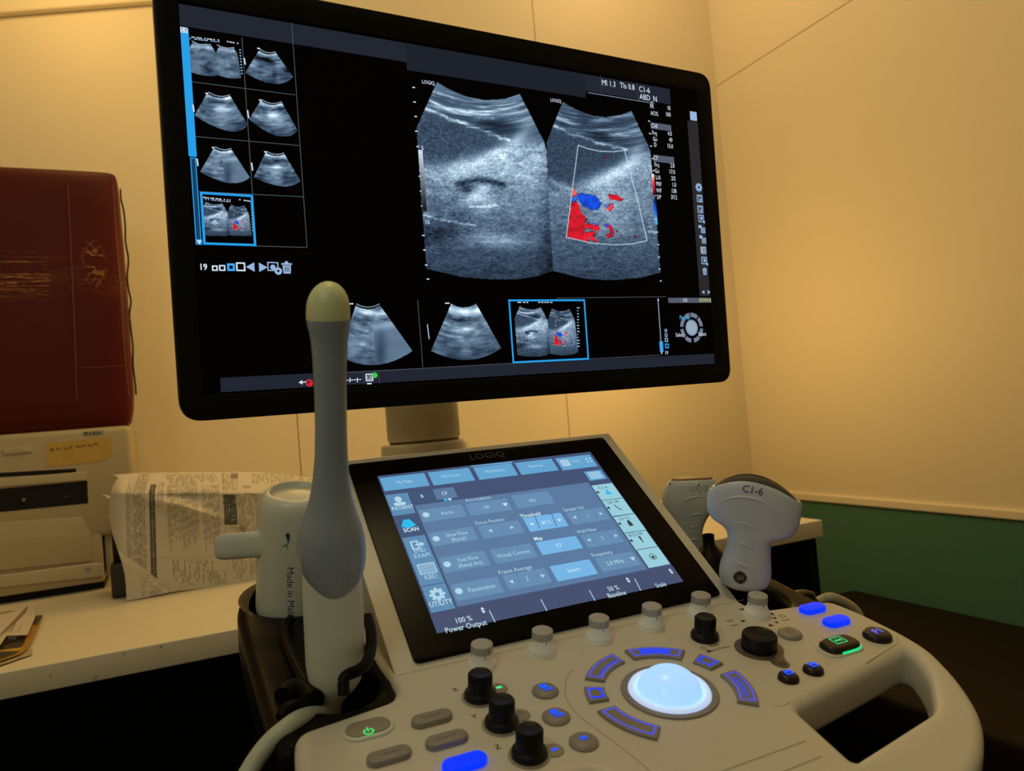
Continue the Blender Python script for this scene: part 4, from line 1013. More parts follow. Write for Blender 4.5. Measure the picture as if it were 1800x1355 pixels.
    u, v = F.hit(t1(425, 712)); frame_uv(b, F, u-.0045, v+.0045, u+.0020, v-.0045, .0013, n0+L3, SOFT); flat(b, F, [(u-.001, v+.0009), (u+.003, v+.0009), (u+.003, v+.0028), (u+.0066, v), (u+.003, v-.0028), (u+.003, v-.0009), (u-.001, v-.0009)], n0+L3+.0001, SOFT)
    u, v = F.hit(t1(484, 845)); frame_uv(b, F, u-.0068, v+.0052, u+.0068, v-.0052, .0010, n0+L3, SOFT)
    for i in range(6):
        for j in range(4): flat(b, F, [(u-.0052+i*.0018, v+.0036-j*.0019), (u-.0040+i*.0018, v+.0036-j*.0019), (u-.0040+i*.0018, v+.0024-j*.0019), (u-.0052+i*.0018, v+.0024-j*.0019)], n0+L3, SOFT)
    u, v = F.hit(t1(542, 992)); gear(b, F, u, v, .0062, n0+L3, SOFT, SIDE)
    u, v = F.hit(t2(425, 212)); flat(b, F, fillet([(u-.0045, v-.0045), (u+.0045, v-.0045), (u+.0045, v+.0045), (u-.0045, v+.0045)], .0016, 4), n0+L3, SOFT)
    for q in (-.0022, 0, .0022): flat(b, F, [(u-.0033, v+q-.0003), (u+.0033, v+q-.0003), (u+.0033, v+q+.0003), (u-.0033, v+q+.0003)], n0+L3+.0001, TOP)
    u, v = F.hit(t2(580, 193))
    for a in (45, 135, 225, 315): c, s = math.cos(math.radians(a)), math.sin(math.radians(a)); flat(b, F, [(u+c*.0012, v+s*.0012), (u+c*.0042, v+s*.0016), (u+c*.0042, v+s*.0042), (u+c*.0016, v+s*.0042)], n0+L3, SOFT)
    u, v = F.hit(t2(623, 293))
    for i in range(5):
        for j in range(4): flat(b, F, [(u-.0062+i*.0026, v+.0044-j*.0024), (u-.0044+i*.0026, v+.0044-j*.0024), (u-.0044+i*.0026, v+.0030-j*.0024), (u-.0062+i*.0026, v+.0030-j*.0024)], n0+L3, WHT)
    # probe pictograms
    u, v = F.hit(t2(706, 405)); flat(b, F, fillet([(u-.00101, v+.00359), (u+.00101, v+.00359), (u+.00117, v+.00062), (u+.00328, v-.00156), (u+.00234, v-.00328), (u-.00234, v-.00328), (u-.00328, v-.00156), (u-.00117, v+.00062)], .001, 3), n0+L3, CYN)
    u, v = F.hit(t2(770, 505)); flat(b, F, [(u-.00234, v+.00312), (u-.00140, v+.00359), (u+.00109, v-.00234), (u+.00312, v-.00281), (u+.00281, v-.00374), (u+.00031, v-.00328)], n0+L3, INK)
    u, v = F.hit(t2(850, 610)); flat(b, F, [(u-.00086, v+.00359), (u+.00086, v+.00359), (u+.00203, v-.00016), (u+.00203, v-.00359), (u-.00203, v-.00359), (u-.00203, v-.00016)], n0+L3, INK)
    u, v = F.hit(t2(925, 718)); flat(b, F, [(u-.00125, v+.00359), (u+.00125, v+.00359), (u+.00062, v-.00062), (u+.00031, v-.00421), (u-.00031, v-.00421), (u-.00062, v-.00062)], n0+L3, INK)
    u, v = F.hit(t2(1003, 833)); ringp(b, F, u, v, .0027, .0033, n0+L3, INK); disc(b, F, u, v-.0004, .0016, n0+L3, INK, 10)
    # words
    T = lambda px, s, c=.0040, m=SOFT, al='CENTER', xs=.92, bo=0.0: ftext(b, F, px, s, c*.92, n0+L3, m, al, xs*.88, bo)
    T(t1(354, 352), 'My Page'); T(t1(620, 318), 'MyTrainer'); T(t1(868, 290), 'Worksheet', .0040); T(t1(1100, 262), 'Reverse'); T(t2(493, 200), 'TGC', .0042)
    T(t1(455, 435), 'B', .0042, WHT); T(t1(583, 420), 'CF', .0042, WHT); T(t1(773, 450), 'Accumulation'); T(t1(818, 497), 'Off'); T(t2(208, 462), 'PDI')
    T(t1(597, 528), 'Aorta', .0044); T(t1(652, 649), 'Slow Flow', .0042); T(t1(664, 677), '(Renal)', .0042); T(t1(716, 789), 'Fast Flow', .0042); T(t1(730, 820), '(Renal Art)', .0042); T(t1(793, 955), 'Penetration', .0044)
    T(t1(840, 577), 'Focus Position', .0042); T(t2(193, 556), 'Threshold', .0044, WHT, bo=.015); T(t2(297, 605), '80 %', .0042, WHT); T(t2(478, 515), 'Sample Vol', .0042); T(t2(573, 563), '1', .0042)
    T(t2(565, 660), 'Wall Filter', .0042); T(t2(670, 711), '2', .0042); T(t2(244, 712), 'Map', .0044, WHT, bo=.015); T(t2(381, 758), 'V7', .0046, WHT); T(t1(972, 760), 'Virtual Convex', .0044)
    T(t1(982, 852), 'Frame Average', .0044); T(t1(1050, 904), '2', .0044); T(t2(480, 919), 'Invert', .0046, WHT); T(t2(665, 812), 'Frequency', .0044); T(t2(753, 869), '2.8 MHz', .0046)
    T(t1(346, 500), 'PATIENT', .0044, WHT); T(t1(394, 624), 'SCAN', .0046, WHT, bo=.02); T(t1(443, 742), 'END', .0046); T(t1(455, 771), 'EXAM', .0046); T(t1(505, 891), 'KBD', .0048); T(t1(562, 1040), 'UTILITY', .0048, WHT)
    T(t1(689, 1134), '100 %', .0050, WHT); T(t1(704, 1173), 'Power Output', .0050, WHT); T(t2(740, 1041), '50 %', .0048, WHT); T(t2(763, 1080), 'Baseline', .0048, WHT); T(t2(1054, 1018), 'Scale', .0046, WHT)
    T(t2(672, 374), 'C1-6', .0036, MARK, xs=1.1); T(t2(740, 470), 'L8-18i', .0036, MARK, xs=1.1); T(t2(812, 578), 'L3-12', .0036, MARK, xs=1.1); T(t2(888, 686), 'RIC5-9A', .0036, MARK, xs=1.0)
    return build('touch_display', b, mats, root)
console()

# ================================================================== PROBES
def axis_loft(rows, P0, axis, aspect=1.0):
    """rows (left px, right px) measured on the plane that holds the axis and faces the viewer"""
    d = (P0-CAMPOS).normalized(); X = d.cross(axis).normalized(); N = X.cross(axis).normalized()
    if N.dot(d) > 0: N = -N
    F = Frame(P0, X, axis, N)
    out = []
    for r in rows:
        (a, b_) = r[0], r[1]
        u1, v1 = F.hit(a); u2, v2 = F.hit(b_)
        L, R = F.w(u1, v1), F.w(u2, v2)
        t = r[2] if len(r) > 2 and r[2] is not None else (R-L).length/2*aspect
        out.append((L, R, t, r[3] if len(r) > 3 else 0.0))
    return F, out
def endo_probe():
    P0 = PAN.w(-.060, .012, -.03)
    tip = CAMPOS + ray((577, 510))*.437
    ax = (tip-P0).normalized()
    F0 = Frame(P0, (1, 0, 0), ax)
    root = thing('endocavity_probe', 'tall grey-blue wand probe with a rounded yellow-green tip, standing in the left holder', 'ultrasound probe', PAN.w(-.060, .012, -.045))
    c8 = lambda x, y: (360+x/1.5475, 480+y/1.5475)
    rws = lambda L: [((a, y), (b_, y)) for y, a, b_ in L]
    M_BL = mat('grey_blue_probe_plastic', (.28, .345, .44), .30, var=.02, spec=.5)
    F, R = axis_loft(rws([(1000, 530.5, 638.5), (995, 527.5, 640.5), (985, 524, 642.5), (968, 521, 643.5), (945, 521.5, 642), (925, 527, 637.5), (905, 535, 630), (885, 541.5, 623.5), (865, 546, 618), (840, 549.5, 614), (800, 553, 611.5), (750, 553.5, 610), (700, 552.5, 609.5), (650, 550, 609.5), (620, 548, 610.5), (600, 546, 611.5), (586, 543.5, 613.5), (577, 541, 614.5), (569, 539, 615.5), (560, 538, 615.8)]), P0, ax)
    # curved lower rim of the blue shell
    d0 = R[0]; R = [(d0[0], d0[1], d0[2], -.0105)]+R[1:]
    for i_, bw in ((1, -.0095), (2, -.007), (3, -.003)): R[i_] = (R[i_][0], R[i_][1], R[i_][2], bw)
    b = bmesh.new(); loft(b, R, ax, F.N, 56, 0, (True, True), 2.0)
    build('shaft', b, [M_BL], root, 50, 'grey-blue shaft swelling into a bulb')
    F, R = axis_loft(rws([(561, 538, 615.6), (553, 537.6, 615.8), (541, 537.8, 615.4), (530, 539.5, 613.8), (520, 543, 611), (510, 548.5, 605.5), (502, 556, 598.5), (497, 564, 590.5), (494.4, 572, 582)]), P0, ax)
    b = bmesh.new(); loft(b, R, ax, F.N, 48, 0, (True, True), 2.0)
    build('tip_cap', b, [mat('yellow_green_silicone', (.66, .72, .42), .40, var=.02)], root, 60, 'yellow-green rounded tip')
    F, R = axis_loft(rws([(1268, 567, 596), (1250, 561, 598), (1230, 555, 602), (1212, 549, 614), (1200, 545, 626), (1185, 540.5, 635), (1165, 537, 639), (1130, 535.5, 639.5), (1090, 533.5, 639.5), (1050, 532, 638.5), (1020, 531.5, 636), (1000, 532, 635), (985, 534, 633)]), P0, ax)
    b = bmesh.new(); loft(b, R, ax, F.N, 56, 0, (True, True), 2.3)
    build('handle', b, [mat('cream_probe_handle', (.68, .74, .68), .42, var=.02)], root, 50, 'cream handle')  # raised blue in the base colour stands for glow from the screens
endo_probe()

def convex_probe():
    P0 = CAMPOS + ray((1308, 1040))*.625
    up = Vector((.02, -.10, .99)).normalized()
    root = thing('convex_probe', 'white scanning probe with a wide domed head, standing in the right holder behind the knobs', 'ultrasound probe', P0)
    c = lambda x, y: (1120+x/4.5158, 800+y/4.5158)
    px = .625/FPX/4.5158
    rows = [((712, 1022), (1010, 1046), .010, -18), ((672, 992), (1040, 1026), .0150, -20), ((656, 960), (1055, 1000), .0172, -16), ((650, 925), (1064, 950), .0180, -8), ((652, 880), (1066, 895), .0182, 0), ((662, 840), (1063, 850), .0180, 0), ((678, 795), (1061, 800), .0172, 0), ((696, 750), (1061, 760), .0165, 0),
            ((708, 708), (1062, 725), .0160, 0), ((715, 665), (1066, 695), .0158, 4), ((717, 630), (1080, 670), .0156, 8), ((712, 600), (1130, 660), .0154, 12), ((700, 578), (1180, 654), .0152, 14), ((682, 556), (1212, 645), .0150, 17), ((650, 533), (1238, 630), .0148, 22), ((615, 512), (1262, 605), .0147, 28),
            ((590, 490), (1278, 575), .0146, 36), ((572, 465), (1288, 545), .0145, 44), ((558, 435), (1297, 505), .0143, 54), ((552, 400), (1302, 465), .0140, 64), ((553, 365), (1306, 432), .0134, 74), ((556, 330), (1307, 405), .0128, 82), ((562, 295), (1306, 385), .0120, 90), ((576, 265), (1298, 370), .0112, 98), ((596, 245), (1280, 366), .0100, 103), ((612, 240), (1262, 372), .0088, 104)]
    F, R = axis_loft([(c(*a), c(*b_), t, bo*px) for a, b_, t, bo in rows], P0, up)
    b = bmesh.new(); loft(b, R, F.Y, F.N, 72, 0, (True, True), 2.7)
    tree = BVHTree.FromBMesh(b)
    M_P = mat('white_probe_plastic', (.55, .60, .72), .36, var=.02)  # bluish cast of the screens' light is put into this base colour
    sh = build('shell', b, [M_P], root, 50)
    F2, R = axis_loft([(c(*a), c(*b_), t, bo*px) for a, b_, t, bo in [((604, 248), (1268, 380), .0088, 100), ((612, 240), (1270, 372), .0085, 108), ((618, 234), (1272, 362), .0082, 116), ((624, 230), (1270, 354), .0070, 122), ((634, 226), (1262, 348), .0045, 125)]], P0, up)
    b = bmesh.new(); loft(b, R, F.Y, F.N, 72, 0, (True, True), 2.7)
    build('lens', b, [mat('brown_grey_lens_rubber', (.085, .065, .048), .6)], root, 50, 'dark rubber lens')
    dirn = -F.N
    def deco(fn, name, m, off=.00012, smooth=None):
        b = bmesh.new(); fn(b); drape(b, tree, dirn, off); build(name, b, [m], sh, smooth)
    G = Frame(F.w(0, 0, .03), F.X, F.Y, F.N)
    def at(x, y): return F.hit(c(x, y), .016)
    def lab(b):
        u, v = at(918, 283); text(b, G.M(u, v, 0, -.17), 'C1-6', .0056, 0, bold=.01)
    def fine(fn):
        def g(b):
            fn(b); bmesh.ops.triangulate(b, faces=b.faces)
            bmesh.ops.subdivide_edges(b, edges=[e for e in b.edges if e.calc_length() > .0012], cuts=1)
        return g
    deco(fine(lab), 'shell_lettering', mat('grey_print_dark', (.05, .05, .055), .6))
    u, v = at(817, 966)
    def emblem(b): 
        rr = .0053
        for i in range(4): ringp(b, G, u, v, rr*i/4, rr*(i+1)/4, 0, 0, 0, 360, 32)
    deco(emblem, 'round_emblem', mat('emblem_black', (.012, .008, .008), .4), .0001)
    def emb2(b):
        ringp(b, G, u, v, .00455, .00485, 0, 0, 20, 80, 8); ringp(b, G, u, v, .00455, .00485, 0, 0, 110, 170, 8); ringp(b, G, u, v, .00455, .00485, 0, 0, 200, 260, 8); ringp(b, G, u, v, .00455, .00485, 0, 0, 290, 350, 8)
        for s, ox in ((1, -.0014), (1, .0014)):
            ringp(b, G, u+ox, v-.0008, .0008, .00115, 0, 0, 0, 360, 14); ringp(b, G, u+ox+.0003, v+.0012, .0006, .0009, 0, 0, -60, 210, 12)
            flat(b, G, [(u+ox+.0006, v-.002), (u+ox+.0009, v-.002), (u+ox+.0011, v+.0018), (u+ox+.0008, v+.0018)], 0, 0)
    deco(emb2, 'emblem_script', mat('emblem_white', (.45, .45, .47), .5), .00022)
    def ridge(pts, wd):
        b = bmesh.new()
        P = []
        for p in spline([Vector((a[0], a[1], 0)) for a in pts], 8):
            u_, v_ = F.hit(c(p.x, p.y), .016); o = F.w(u_, v_, .06); h = tree.ray_cast(o, dirn); P.append((h[0] if h[0] else o)+F.N*.0)
        N = len(P); tube(b, P, wd, 10, 0, [max(.15, math.sin(PI*i/(N-1))) for i in range(N)])
        return build('grip_ridge', b, [M_P], sh, 60)
    ridge([(750, 540), (850, 545), (900, 565), (1000, 603)], .0014); ridge([(775, 700), (840, 705), (880, 725), (935, 742)], .0014); ridge([(758, 853), (820, 858), (850, 875), (905, 892)], .0014)
    ridge([(655, 400), (700, 362), (800, 338), (900, 345), (1000, 375), (1070, 425), (1120, 490)], .0013)
convex_probe()

def linear_probe():
    P0 = CAMPOS + ray((1215, 990))*.76
    up = Vector((.03, -.10, .99)).normalized()
    root = thing('linear_probe', 'white straight-array probe with a flat brown lens, behind the right edge of the touch panel', 'ultrasound probe', P0)
    c = lambda x, y: (1120+x/4.5158, 800+y/4.5158)
    rows = [((380, 900), (495, 905), .010), ((372, 840), (502, 845), .0125), ((360, 780), (512, 785), .0135), ((348, 720), (520, 725), .014), ((335, 670), (521, 675), .014), ((318, 620), (518, 625), .014), ((300, 575), (524, 578), .014), ((282, 535), (535, 540), .014), ((262, 495), (560, 490), .0142), ((240, 455), (592, 450), .0144),
            ((215, 420), (622, 415), .0146), ((200, 385), (640, 380), .0146), ((195, 345), (644, 340), .0142), ((200, 305), (642, 300), .0134), ((212, 265), (638, 258), .0124), ((226, 232), (632, 225), .0116), ((243, 207), (622, 198), .0106), ((262, 196), (606, 183), .0092)]
    F, R = axis_loft([(c(*a), c(*b_), t) for a, b_, t in rows], P0, up)
    b = bmesh.new(); loft(b, R, F.Y, F.N, 64, 0, (True, True), 3.0)
    tree = BVHTree.FromBMesh(b)
    M_P = mat('white_probe_plastic_aged', (.48, .53, .56), .36, var=.02)
    sh = build('shell', b, [M_P], root, 50)
    F2, R = axis_loft([(c(*a), c(*b_), t) for a, b_, t in [((268, 200), (600, 187), .0080), ((270, 192), (600, 178), .0078), ((274, 187), (596, 173), .006)]], P0, up)
    b = bmesh.new(); loft(b, R, F.Y, F.N, 48, 0, (True, True), 3.5); build('lens', b, [mat('brown_lens_rubber', (.14, .075, .045), .5)], root, 50, 'flat brown lens')
    dirn = -F.N
    def ridge(pts, wd, name='grip_ridge', m=None):
        b = bmesh.new(); P = []
        for p in spline([Vector((a[0], a[1], 0)) for a in pts], 8):
            u_, v_ = F.hit(c(p.x, p.y), .013); o = F.w(u_, v_, .06); h = tree.ray_cast(o, dirn); P.append(h[0] if h[0] else o)
        N = len(P); tube(b, P, wd, 8, 0, [max(.15, math.sin(PI*i/(N-1))) for i in range(N)]); build(name, b, [m or M_P], sh, 60)
    ridge([(410, 490), (440, 472), (490, 465), (550, 470)], .0011); ridge([(412, 583), (440, 570), (470, 568), (505, 574)], .0011); ridge([(405, 690), (440, 672), (470, 668), (500, 670)], .0011)
    ridge([(362, 395), (400, 350), (460, 332), (550, 330)], .0011)
    ridge([(262, 225), (258, 250)], .0008, 'orientation_mark', M_INK); ridge([(235, 270), (232, 325), (248, 322), (258, 262)], .0007, 'orientation_mark', M_P)
    b = bmesh.new(); G = Frame(F.w(0, 0, .03), F.X, F.Y, F.N); u, v = F.hit(c(492, 266), .012); text(b, G.M(u, v, 0, .04), 'L3-12', .0050, 0, bold=-.01)
    u, v = F.hit(c(488, 236), .012); flat(b, G, [(u-.0012, v-.0018), (u+.0012, v-.0018), (u, v+.0024)], 0, 0); u, v = F.hit(c(497, 300), .012); flat(b, G, [(u-.0003, v-.0020), (u+.0003, v-.0020), (u+.0003, v+.002), (u-.0003, v+.002)], 0, 0)
    bmesh.ops.triangulate(b, faces=b.faces); drape(b, tree, dirn, .00015); build('shell_lettering', b, [mat('grey_print_mid', (.13, .13, .12), .6)], sh)
linear_probe()

def hockey_probe():
    P0 = CAMPOS + ray((1141, 884))*.80
    root = thing('small_probe', 'small pale probe end peeking out just past the right edge of the touch panel', 'ultrasound probe', P0)
    F, R = axis_loft([((1112, 905), (1136, 905)), ((1118, 890), (1146, 893)), ((1120, 880), (1149, 884)), ((1121, 872), (1149, 878)), ((1122, 866), (1146, 872)), ((1124, 862), (1138, 866))], P0, Vector((0, 0, 1)), .7)
    b = bmesh.new(); loft(b, R, F.Y, F.N, 28, 0, (True, True), 2.3); o = build('shell', b, [mat('small_probe_plastic', (.5, .48, .38), .4)], root, 60)
    F, R = axis_loft([((1118, 862), (1142, 868)), ((1120, 859), (1138, 863)), ((1124, 857), (1132, 859))], P0, Vector((0, 0, 1)), .6)
    b = bmesh.new(); loft(b, R, F.Y, F.N, 24, 0, (True, True), 2.3); build('lens', b, [M_BLKP], root, 60)
hockey_probe()

# ------------------------------------------------------------------ cables
def cables():
    b = bmesh.new(); at = lambda x, y, d: CAMPOS+ray((x, y))*d
    P = [at(585, 1252, .50), at(560, 1255, .475), at(528, 1263, .455), (at(498, 1283, .445)), at(470, 1309, .44), at(447, 1340, .435), at(428, 1375, .43), at(412, 1420, .43)]
    tube(b, spline(P, 8), .0054, 20)
    o = build('probe_cable', b, [mat('cable_jacket', (.46, .50, .44), .45)], None, 60, loc=P[3]); setp(o, 'thick pale green-white cable curving down below the left probe holder', 'cable')
    b = bmesh.new(); P = [at(494, 1262, .458), at(505, 1246, .462), at(520, 1240, .465), at(537, 1241, .468), at(552, 1250, .472)]
    tube(b, spline(P, 6), .0040, 14)
    k = build('strain_relief', b, [M_BLKP], o, 60, 'black cable clip')
    b = bmesh.new(); P = [at(1438, 1058, .632), at(1450, 1052, .632), at(1462, 1050, .63), at(1484, 1058, .632), at(1502, 1071, .633), at(1512, 1088, .632), at(1516, 1110, .63)]
    tube(b, spline(P, 6), .0040, 14)
    o = build('cable', b, [mat('cable_jacket_b', (.40, .36, .26), .45)], None, 60, loc=P[2]); setp(o, 'pale cable looping past the back right corner of the control panel', 'cable')
cables()

# ------------------------------------------------------------------ upturned mug in the left rear holder
def mug():
    F = PAN; base = F.w(-.064, .160, -.012)
    root = thing('white_mug', 'white plastic mug lettered Made in Malaysia, upside down in the holder behind the wand', 'mug', base)
    ax = (F.N + Vector((.045, -.10, 0))).normalized()
    G = Frame(base, (Vector((1, 0, 0))-ax*ax.x), ax.cross(Vector((1, 0, 0))), ax)
    b = bmesh.new(); hh = .1005
    lathe(b, G.M(), [(.0270, 0), (.0298, 0), (.0300, .002), (.0296, .05), (.0290, .080), (.0282, .090), (.0264, .0962), (.0240, .0992), (.0222, .1000), (.0204, .0996), (.0196, .0980), (.0192, .0966), (.0186, .0964), (.0110, .0972), (0, .0976)], 72)
    M_MUG = mat('white_mug_plastic', (.68, .72, .66), .32, var=.03)
    tree = BVHTree.FromBMesh(b)
    body = build('mug_body', b, [M_MUG], root, 60)
    b = bmesh.new()
    o = G.w(-.026, .0, .058); d = (G.X*-1 + G.N*-.0 + G.Y*0)
    Hf = Frame(o, G.N, G.Y, -G.X)
    def H(px, dd): return CAMPOS+ray(px)*dd
    Lr = []
    base_d = (G.w(-.03, 0, .06)-CAMPOS).dot(cf)
    for x, yt, yb in [(463, 933, 979), (440, 934.5, 980.5), (415, 936.5, 982.5), (395, 938.5, 984), (384, 941, 983), (379, 945, 979), (376.3, 952, 972)]:
        T, B = H((x, yt), base_d-.004), H((x, yb), base_d-.004); Lr.append((B, T, .0045 if x > 385 else .0036 if x > 377 else .002, 0.0))
    loft(b, Lr, -G.X, (CAMPOS-o).normalized(), 32, 0, (True, True), 2.6)
    build('mug_handle', b, [M_MUG], root, 60)
    # blue print down the side
    dirn = (G.w(0, 0, .05)-CAMPOS).normalized()
    Vp = Frame(G.w(0, 0, 0)-dirn*.06, cr, cu, -dirn)
    b = bmesh.new(); u, v = Vp.hit((514.5, 993)); 
    text(b, Vp.M(u, v, 0, -PI/2+.02), 'Made in Malaysia', .0050, 0, 'LEFT')
    u, v = Vp.hit((512.5, 943)); flat(b, Vp, [(u-.0012, v+.003), (u+.0016, v+.003), (u+.0014, v), (u+.0002, v-.0042), (u-.0002, v-.001)], 0, 0); disc(b, Vp, u, v+.003, .0016, 0, 0, 12)
    seg2 = lambda p, q, wd: seg_(b, Vp, p, q, wd, 0, 0)
    seg2((511, 951), (507, 957), .0006); seg2((510, 953), (500, 957), .0004); seg2((511, 954), (512, 962), .0004)
    bmesh.ops.triangulate(b, faces=b.faces)
    for vtx in b.verts:
        r_ = (vtx.co-CAMPOS).normalized(); h = tree.ray_cast(CAMPOS, r_)
        if h[0] is not None: vtx.co = h[0]-r_*.00018
    build('mug_print', b, [mat('blue_ink', (.010, .045, .16), .5)], body)
mug()

# ================================================================== THINGS ON THE COUNTER
def printer():
    YF = 1.52; F = vert(YF)
    root = thing('film_printer', 'old beige box printer with a yellowed sticker and black slot, under the burgundy cushion', 'printer', rel(-.33, 1.66, CTZ))
    def P(px): return F.hit(px)
    xr = P((233, 800))[0]; xr2 = P((181, 980))[0]; zt = P((215, 748))[1]; zs = P((200, 940))[1]
    b = bmesh.new(); x0 = -.62
    wbox(b, rel(x0, YF, zs), rel(xr, YW-.02, zt), 0, .010); wbox(b, rel(x0, YF+.001, CTZ+.014), rel(xr2, YW-.03, zs+.012), 0, .004)
    build('body', b, [M_BEIGE], root, 40)
    b = bmesh.new(); wbox(b, rel(xr2+.003, YF+.012, CTZ+.020), rel(P((197, 980))[0], YW-.05, zs+.004), 0, .003); build('side_block', b, [M_BEIGE], root, 40)
    b = bmesh.new(); wbox(b, rel(x0+.01, YF+.02, CTZ), rel(xr2-.002, YW-.05, CTZ+.016)); build('foot_plate', b, [M_BLKM], root)
    def sheet(name, poly, m, n, th=.0008, parent=root, bev=0):
        b = bmesh.new(); plate(b, F.M(0, 0, n+th), [P(p) for p in poly], th, (), bev); return build(name, b, [m], parent, 40)
    # faceted front: lighter band, black recess, doors
    L = -150
    def ln(y0, y1, x):                          # line through (0,y0),(230,y1)
        return (x, y0+(y1-y0)*x/230)
    sheet('output_slot', [ln(831, 818, L), ln(831, 818, 134), ln(838.5, 825.5, 134), ln(838.5, 825.5, L)], M_BLKM, -.0004)
    sheet('light_band', [ln(841, 822, L), ln(841, 822, 152), ln(854.5, 838, 152), ln(856, 838, L)], M_BEIGE_L, -.0002, .004, root, .001)
    k = sheet('dark_recess', [ln(859, 838, L), ln(859, 838, 153.5), (155, 884.5), ln(900, 877, L)], M_BLKM, -.0003)
    b = bmesh.new(); u, v = P((42, 878)); disc(b, F, u, v, .0028, .0012, 0, 14); u, v = P((118, 873)); flat(b, F, [(u-.006, v-.0005), (u+.006, v+.001), (u+.006, v+.0016), (u-.006, v)], .0012, 0); build('recess_screw', b, [mat('dull_metal', (.28, .26, .22), .4, .6)], k)
    sheet('front_door', [(L, 936), (L, 927), (145, 908.5), (145, 909), (158, 937.5-1), ln(958, 926, L)], M_BEIGE_L, -.0002, .002, root, .0008)
    sheet('lower_door', [(L, 962), (160, 935), (163, 985), (L, 1018)], M_BEIGE, -.0002, .0025, root, .0008)
    sheet('lower_ledge', [(L, 1030), (163, 989), (182, 990), (182, 1012), (L, 1048)], M_BEIGE_L, .0, .006, root, .002)
    b = bmesh.new(); u, v = P((155.5, 997)); lathe(b, F.M(u, v, .006), [(.0045, 0), (.0045, .002), (.003, .003), (0, .003)], 20); build('front_screw', b, [mat('screw_beige', (.40, .33, .22), .4)], root, 40)
    k = sheet('name_plate', [(4, 789), (54, 783), (57.5, 794), (8, 799)], M_BEIGE_L, 0, .003, root, .001)
    b = bmesh.new(); u, v = P((30, 791)); text(b, F.M(u, v, .0033, .0), '-------', .004, 0); build('worn_print', b, [mat('plate_print', (.30, .24, .18), .7)], k)
    k = sheet('small_label', [(148, 758.5), (180, 755.5), (181.5, 763), (149, 766.5)], mat('label_greenish', (.46, .48, .36), .6), 0, .0005)
    b = bmesh.new(); u, v = P((164.5, 761)); text(b, F.M(u, v, .0011, .0), 'BN-8261', .0058, 0, bold=.02); build('label_print', b, [M_INK], k)
    k = sheet('yellow_sticker', [(84, 779), (98, 776.5), (105, 778.5), (112, 776), (190, 768), (196, 773), (197, 796), (190, 805), (176, 811), (130, 816), (84, 820), (81, 800)], mat('aged_yellow_tape', (.56, .36, .07), .45, var=.15, scale=60), 0, .0006)
    b = bmesh.new(); rnd = random.Random(9); pr = None
    for i in range(58):
        x = 86+i*1.58; y = 791.5-i*.19+rnd.uniform(-3.2, 3.2)
        if pr and (i % 7) not in (0, 1): seg_(b, F, pr, (x, y), .0010, .0013, 0)
        pr = (x, y)
    build('handwriting', b, [mat('pen_ink', (.10, .05, .01), .7)], k)
printer()

